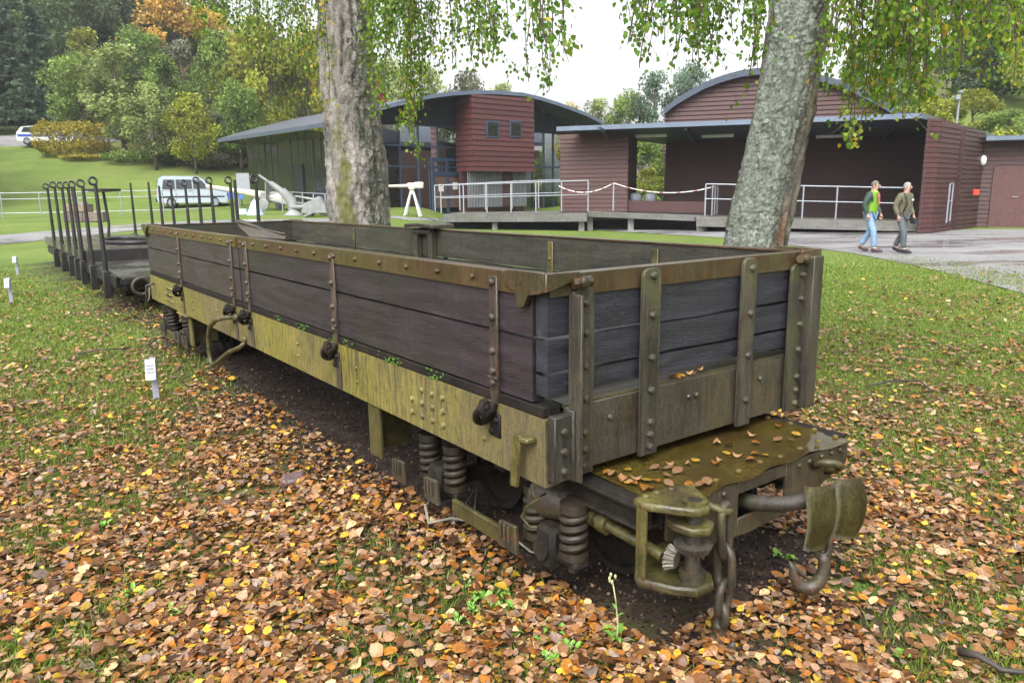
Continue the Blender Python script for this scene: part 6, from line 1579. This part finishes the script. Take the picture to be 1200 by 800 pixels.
# weeds: a tall thin stalk and small leafy rosettes
M_WEED = plain('weed_green', (.12, .25, .03), .5, 0, .2, 20)
def leafblade(bm, base, d, ln, wd, up=.3):
    d = Vector(d).normalized(); s_ = d.cross(Vector((0, 0, 1))).normalized()
    p = [Vector(base)+d*ln*f+Vector((0, 0, up*ln*math.sin(f*2.4))) for f in (0, .3, .65, 1)]
    w_ = [wd*.2, wd, wd*.7, .0005]
    L_ = [bm.verts.new(a-s_*b_) for a, b_ in zip(p, w_)]; C_ = [bm.verts.new(a-Vector((0, 0, wd*.3))) for a in p]; R_ = [bm.verts.new(a+s_*b_) for a, b_ in zip(p, w_)]
    for i in range(3): bm.faces.new((L_[i], C_[i], C_[i+1], L_[i+1])); bm.faces.new((C_[i], R_[i], R_[i+1], C_[i+1]))
q = at(722, 758); t = empty('wild_plant', q, 0, 'thin flowering weed with a tall stalk in front of the brake gear', 'plant')
bm = BM(); tube(bm, [(0, 0, 0), (.006, .0, .09), (-.004, .004, .20), (-.018, .006, .285)], [.004, .0036, .003, .0025], 7)
for k in range(5): ball(bm, (-.018+random.uniform(-.012, .012), .006, .275+.008*k), .006, 6, (1, 1, 1.6))
obj('stalk', bm, plain('pale_stalk', (.33, .34, .18), .6), t, smooth=True)
bm = BM()
for k in range(9): a = k*2.4; leafblade(bm, (0, 0, .012+.016*(k % 5)), (math.cos(a), math.sin(a), 0), .075-.004*k, .013, .35)
for k in range(3): leafblade(bm, (0, 0, .13+.03*k), (math.cos(k*2.2), math.sin(k*2.2), .4), .03, .006)
obj('foliage', bm, M_WEED, t)
rg = random.Random(14)
spots = [(548, 690), (562, 702), (556, 716), (578, 712), (598, 716), (640, 752), (655, 745), (668, 762), (648, 775), (540, 735), (160, 700), (205, 722), (128, 618), (240, 604), (915, 655), (1060, 770), (588, 700), (610, 745), (765, 640), (330, 590)]
for k, (px, py) in enumerate(spots):
    q = at(px, py); bm = BM()
    for j in range(rg.randint(5, 9)): a = rg.uniform(0, 6.28); leafblade(bm, (rg.uniform(-.03, .03), rg.uniform(-.03, .03), .01), (math.cos(a), math.sin(a), 0), rg.uniform(.03, .055), rg.uniform(.010, .018), rg.uniform(.3, .9))
    o = obj('weed', bm, M_WEED); o.location = q; tag(o, 'small leafy green weed growing up through the fallen leaves', 'weed', 'small green weeds among the leaves')
# leaves lying on the wet platform and behind the end ledge
lr = np.random.default_rng(3); Mw = Matrix.Translation(WA)@Matrix.Rotation(YAW, 4, 'Z')
protoL = []
for k in range(4):
    o = leaf_mesh('fallen_leaf', np.array([[0, 0, 0.]]), np.array([.050]), lr, M_LITTER, .12, lift=(.0, .001), pal=PAL[[6, 5, 2, 9]], pw=np.array([.3, .1, .4, .2])); protoL.append(o.data); bpy.data.objects.remove(o)
lp = [(.40+lr.normal(0, .12), -.18+lr.normal(0, .09)) for _ in range(24)]+[(lr.uniform(.35, 1.45), lr.uniform(-.33, -.05)) for _ in range(20)]
for x, u in lp:
    x = min(max(x, .30), 1.48); u = min(max(u, -.35), -.03)
    o = bpy.data.objects.new('fallen_leaf', protoL[lr.integers(4)]); COL.objects.link(o); p = Mw@Vector((x, u, .4245)); o.location = p; o.rotation_euler = (lr.normal(0, .08), lr.normal(0, .08), lr.uniform(0, 6.28)); s_ = lr.uniform(.7, 1.15); o.scale = (s_,)*3
    tag(o, 'yellow brown birch leaf lying on the wet wagon platform', 'leaf', 'fallen leaves on the wagon platform')
for k in range(9):
    o = bpy.data.objects.new('fallen_leaf', protoL[lr.integers(4)]); COL.objects.link(o); o.location = Mw@Vector((.62+lr.uniform(0, .32), -.002+lr.uniform(-.01, .03), .752+lr.uniform(0, .012))); o.rotation_euler = (lr.normal(0, .3), lr.normal(0, .3), lr.uniform(0, 6.28)); o.scale = (.8,)*3
    tag(o, 'birch leaf caught on the ledge below the end boards', 'leaf', 'fallen leaves on the end ledge')
# ------------------------------------------------------------------ the two walkers
def skin_body(name, joints, edges, rad, mat, parent, sub=2, root=0):
    me = bpy.data.meshes.new(name); me.from_pydata([tuple(j) for j in joints], edges, []); o = bpy.data.objects.new(name, me); COL.objects.link(o)
    md = o.modifiers.new('skin', 'SKIN'); md.use_smooth_shade = True
    if not me.skin_vertices: me.skin_vertices.new()
    for v, r in zip(me.skin_vertices[0].data, rad): v.radius = r if isinstance(r, tuple) else (r, r)
    me.skin_vertices[0].data[root].use_root = True
    s_ = o.modifiers.new('sub', 'SUBSURF'); s_.levels = sub; s_.render_levels = sub
    bpy.context.view_layer.update(); dg = bpy.context.evaluated_depsgraph_get()
    m2 = bpy.data.meshes.new_from_object(o.evaluated_get(dg)); bpy.data.objects.remove(o)
    m2.name = name; m2.materials.clear(); m2.materials.append(mat); m2.shade_smooth()
    r = bpy.data.objects.new(name, m2); COL.objects.link(r); r.parent = parent; return r
M_SKIN = plain('skin', (.42, .24, .18), .55, 0, .05); M_HAIRG = plain('grey_hair', (.11, .095, .08), .8); M_HAIRW = plain('white_grey_hair', (.24, .23, .225), .8)
def person(loc, rz, label, jac, jac2, trou, shoe, hair, swing, H_=1.74, bag=False, shirt=None):
    "walking figure; local +y is forward, x to the figure's left... hips at .53 of the height"
    t = empty('person', loc, rz, label, 'person'); k = H_/1.75
    s = swing    # stride: left foot forward by s
    J = dict(pel=(0, 0, .95), sp=(0, .015, 1.12), ch=(0, .03, 1.32), nk=(0, .045, 1.475), hd=(0, .075, 1.60), top=(0, .07, 1.70),
             hl=(.095, 0, .90), kl=(.10, .16*s+.06, .50), al=(.10, .30*s, .10), fl=(.105, .30*s+.17, .04), hr=(-.095, 0, .90), kr=(-.10, -.10*s+.04, .49), ar=(-.10, -.34*s-.02, .14 if s > .5 else .10), fr=(-.105, -.34*s+.13, .04),
             sl=(.185, .03, 1.405), el=(.245, -.06*s-.02, 1.14), wl=(.225, .02-.10*s+.08, .91), sr=(-.185, .03, 1.405), er=(-.25, .08*s-.04, 1.14), wr=(-.23, .17*s+.05, .92))
    J = {a: Vector(b_)*k for a, b_ in J.items()}
    names = list(J); ix = {a: i for i, a in enumerate(names)}
    E = [('pel', 'sp'), ('sp', 'ch'), ('ch', 'nk'), ('nk', 'hd'), ('hd', 'top'), ('pel', 'hl'), ('hl', 'kl'), ('kl', 'al'), ('al', 'fl'), ('pel', 'hr'), ('hr', 'kr'), ('kr', 'ar'), ('ar', 'fr'), ('ch', 'sl'), ('sl', 'el'), ('el', 'wl'), ('ch', 'sr'), ('sr', 'er'), ('er', 'wr')]
    rd_ = dict(pel=.12, sp=.11, ch=.12, nk=.05, hd=(.078, .095), top=(.06, .075), hl=.085, kl=.056, al=.04, fl=.03, hr=.085, kr=.056, ar=.04, fr=.03, sl=.06, el=.043, wl=.030, sr=.06, er=.043, wr=.030)
    skin_body('body', [J[a] for a in names], [(ix[a], ix[b_]) for a, b_ in E], [tuple(x*k for x in (rd_[a] if isinstance(rd_[a], tuple) else (rd_[a],)*2)) for a in names], M_SKIN, t)
    def garment(nm, ns, es, rr, mat):
        i2 = {a: i for i, a in enumerate(ns)}; return skin_body(nm, [J[a] if a in J else Vector(X[a])*k for a in ns], [(i2[a], i2[b_]) for a, b_ in es], [tuple(x*k for x in (q if isinstance(q, tuple) else (q, q))) for q in rr], mat, t)
    X = dict(hem=(0, .0, .80), wl2=J['el'].lerp(J['wl'], .93)/k, wr2=J['er'].lerp(J['wr'], .93)/k, col=(0, .04, 1.45), al2=J['kl'].lerp(J['al'], 1.0)/k, ar2=J['kr'].lerp(J['ar'], 1.0)/k)
    garment('jacket', ['ch', 'sp', 'hem', 'col', 'sl', 'el', 'wl2', 'sr', 'er', 'wr2'], [('ch', 'sp'), ('sp', 'hem'), ('ch', 'col'), ('ch', 'sl'), ('sl', 'el'), ('el', 'wl2'), ('ch', 'sr'), ('sr', 'er'), ('er', 'wr2')], [(.185, .145), (.185, .150), (.18, .145), (.085, .08), .088, .068, .052, .088, .068, .052], jac)
    garment('trousers', ['pel', 'hl', 'kl', 'al2', 'hr', 'kr', 'ar2'], [('pel', 'hl'), ('hl', 'kl'), ('kl', 'al2'), ('pel', 'hr'), ('hr', 'kr'), ('kr', 'ar2')], [(.13, .11), .100, .080, .070, .105, .080, .070], trou)
    for a, b_ in (('al', 'fl'), ('ar', 'fr')):
        bm = BM(); p, q_ = J[a]*1.0, J[b_]*1.0; heel = p+(p-q_)*.25; z_ = -.045
        pts = [Vector((heel.x, heel.y, max(.035, p.z-.06))), Vector((p.x, p.y, max(.055, p.z-.04))), Vector((q_.x, q_.y-.03, max(.045, q_.z))), Vector((q_.x, q_.y+.05, max(.03, q_.z-.01)))]
        tube(bm, pts, [.04, .055, .05, .025], 10)
        for v in bm.verts: v.co.x = p.x+(v.co.x-p.x)*.95; v.co.z = max(v.co.z, .0 if p.z < .12 else -.0)
        obj('shoe', bm, shoe, t, smooth=True)
    hd = J['hd']
    bm = BM(); ball(bm, hd+Vector((0, -.012, .03))*k, .098*k, 16, (.86, 1.02, 1.08))
    for v in list(bm.verts):
        r_ = v.co-hd
        if r_.y > .035*k and r_.z < .075*k or r_.z < -.02*k: v.co = hd+r_*.80
    obj('hair', bm, hair, t, smooth=True)
    bm = BM(); tube(bm, [hd+Vector((0, .088, .03))*k, hd+Vector((0, .112, -.005))*k, hd+Vector((0, .092, -.02))*k], [.010*k, .019*k, .014*k], 8)
    for sx in (-1, 1): ball(bm, hd+Vector((sx*.082, -.005, .0))*k, .026*k, 8, (.4, .8, 1.2))
    obj('nose_and_ears', bm, M_SKIN, t, smooth=True)
    bm = BM()
    for sx in (-1, 1): ball(bm, hd+Vector((sx*.032, .088, .028))*k, .0095*k, 8)
    tube(bm, [hd+Vector((-.026, .088, -.048))*k, hd+Vector((0, .098, -.048))*k, hd+Vector((.026, .088, -.048))*k], .005*k, 6); obj('eyes_and_mouth', bm, plain('dark_feature', (.08, .035, .03), .5) if 'dark_feature' not in bpy.data.materials else bpy.data.materials['dark_feature'], t, smooth=True)
    for wn, sx in (('wl', 1), ('wr', -1)):       # hands: palm, four bent fingers, thumb
        p = J[wn]; bm = BM(); dn = Vector((0, .25, -1)).normalized()
        tube(bm, [p, p+dn*.04*k, p+dn*.085*k], [(.026*k), .034*k, .030*k], 10)
        for v in bm.verts: v.co.x = p.x+(v.co.x-p.x)*.6
        for f in range(4):
            o_ = Vector((-.004*sx, -.026+.017*f, -.08))*k; L_ = (.055, .068, .072, .064)[f]*k
            a_ = p+o_; tube(bm, [a_, a_+dn*L_*.5+Vector((-sx*.004, .006, 0))*k, a_+dn*L_*.8+Vector((-sx*.018, .012, 0))*k], [.0095*k, .009*k, .006*k], 7)
        a_ = p+Vector((-.006*sx, .024, -.03))*k; tube(bm, [a_, a_+Vector((-sx*.012, .026, -.03))*k, a_+Vector((-sx*.018, .03, -.058))*k], [.012*k, .0105*k, .007*k], 7)
        obj('hand', bm, M_SKIN, t, smooth=True)
    return t, J, k
m, nt, b = newmat('green_jacket'); o = coords(nt); sx = N(nt, 'ShaderNodeSeparateXYZ'); nt.links.new(o, sx.inputs[0])
ab = N(nt, 'ShaderNodeMath', operation='ABSOLUTE'); nt.links.new(sx.outputs[0], ab.inputs[0])
nt.links.new(mixc(nt, ramp(nt, ab.outputs[0], [(.165, (0, 0, 0)), (.18, (1, 1, 1))]), (.17, .33, .018), (.026, .052, .038)), b.inputs['Base Color']); b.inputs['Roughness'].default_value = .6; M_GJ = m
M_KHAKI = plain('khaki_jacket', (.105, .098, .06), .8); M_JEANS = plain('light_blue_jeans', (.17, .27, .42), .8); M_GREYT = plain('dark_grey_trousers', (.075, .085, .095), .8)
M_SHOE = plain('brown_shoe', (.06, .03, .03), .6); M_SHOE2 = plain('black_shoe', (.015, .015, .017), .5)
def ground_z(p): p.z = float(G(p.x, p.y))+.045; return p
pa_ = ground_z(gp(1022, 18.9)); pb_ = ground_z(gp(1060, 18.5))
p1, J1, k1 = person(pa_, R(-140), 'man in a bright green and dark jacket and pale blue jeans walking on the path', M_GJ, None, M_JEANS, M_SHOE, M_HAIRG, .62, 1.77)
bm = BM(); 
q_ = J1['ch']; prism(bm, [(-.05*k1, q_.y+.135*k1, q_.z+.10*k1), (.05*k1, q_.y+.135*k1, q_.z+.10*k1), (.03*k1, q_.y+.165*k1, q_.z-.16*k1), (-.03*k1, q_.y+.165*k1, q_.z-.16*k1)], (0, .012, 0), .004); obj('shirt_front', bm, plain('pink_shirt', (.48, .10, .13), .8), p1)
bm = BM(); tube(bm, [Vector((.09*math.cos(a), .09*math.sin(a)*.9+J1['nk'].y-.01, 1.455*k1)) for a in [i*math.pi/7-.6 for i in range(10)]], .028, 8); obj('collar', bm, plain('lime_collar', (.38, .55, .06), .7), p1, smooth=True)
p2, J2, k2 = person(pb_, R(-152), 'grey haired man in a khaki jacket with a black shoulder strap walking on the path', M_KHAKI, None, M_GREYT, M_SHOE2, M_HAIRW, .55, 1.72)
bm = BM(); tube(bm, [Vector((.15, .03, 1.47))*k2, Vector((.14, .165, 1.38))*k2, Vector((.13, .19, 1.2))*k2, Vector((.15, .12, 1.03))*k2], .020, 6); tube(bm, [Vector((.15, .03, 1.47))*k2, Vector((.14, -.13, 1.36))*k2, Vector((.14, -.14, 1.15))*k2], .02, 6); obj('shoulder_strap', bm, M_SHOE2, p2, smooth=True)
bm = BM(); box(bm, Vector((-.13, .172, 1.28))*k2, Vector((-.055, .186, 1.325))*k2, .003); obj('name_badge', bm, M_WHITE, p2)
bm = BM(); c_ = J2['wr']; box(bm, c_+Vector((-.05, -.07, -.20)), c_+Vector((.04, .09, -.06)), .02)
o = obj('camera_bag', bm, M_SHOE2); o.parent = None; o.matrix_world = Matrix.Translation(pb_)@Matrix.Rotation(R(-152), 4, 'Z'); tag(o, 'small black bag held in the hand of the man in khaki', 'bag')
# ------------------------------------------------------------------ damp autumn air
bm = BM(); box(bm, (-170, -30, -4), (170, 245, 62))
m = bpy.data.materials.new('damp_air'); m.use_nodes = True; nt = m.node_tree; nt.nodes.clear()
out = N(nt, 'ShaderNodeOutputMaterial'); pv = N(nt, 'ShaderNodeVolumePrincipled'); pv.inputs['Color'].default_value = (.93, .96, 1, 1); pv.inputs['Density'].default_value = .0006; pv.inputs['Anisotropy'].default_value = .2
nt.links.new(pv.outputs[0], out.inputs['Volume'])
tag(obj('haze', bm, m), kind='stuff')
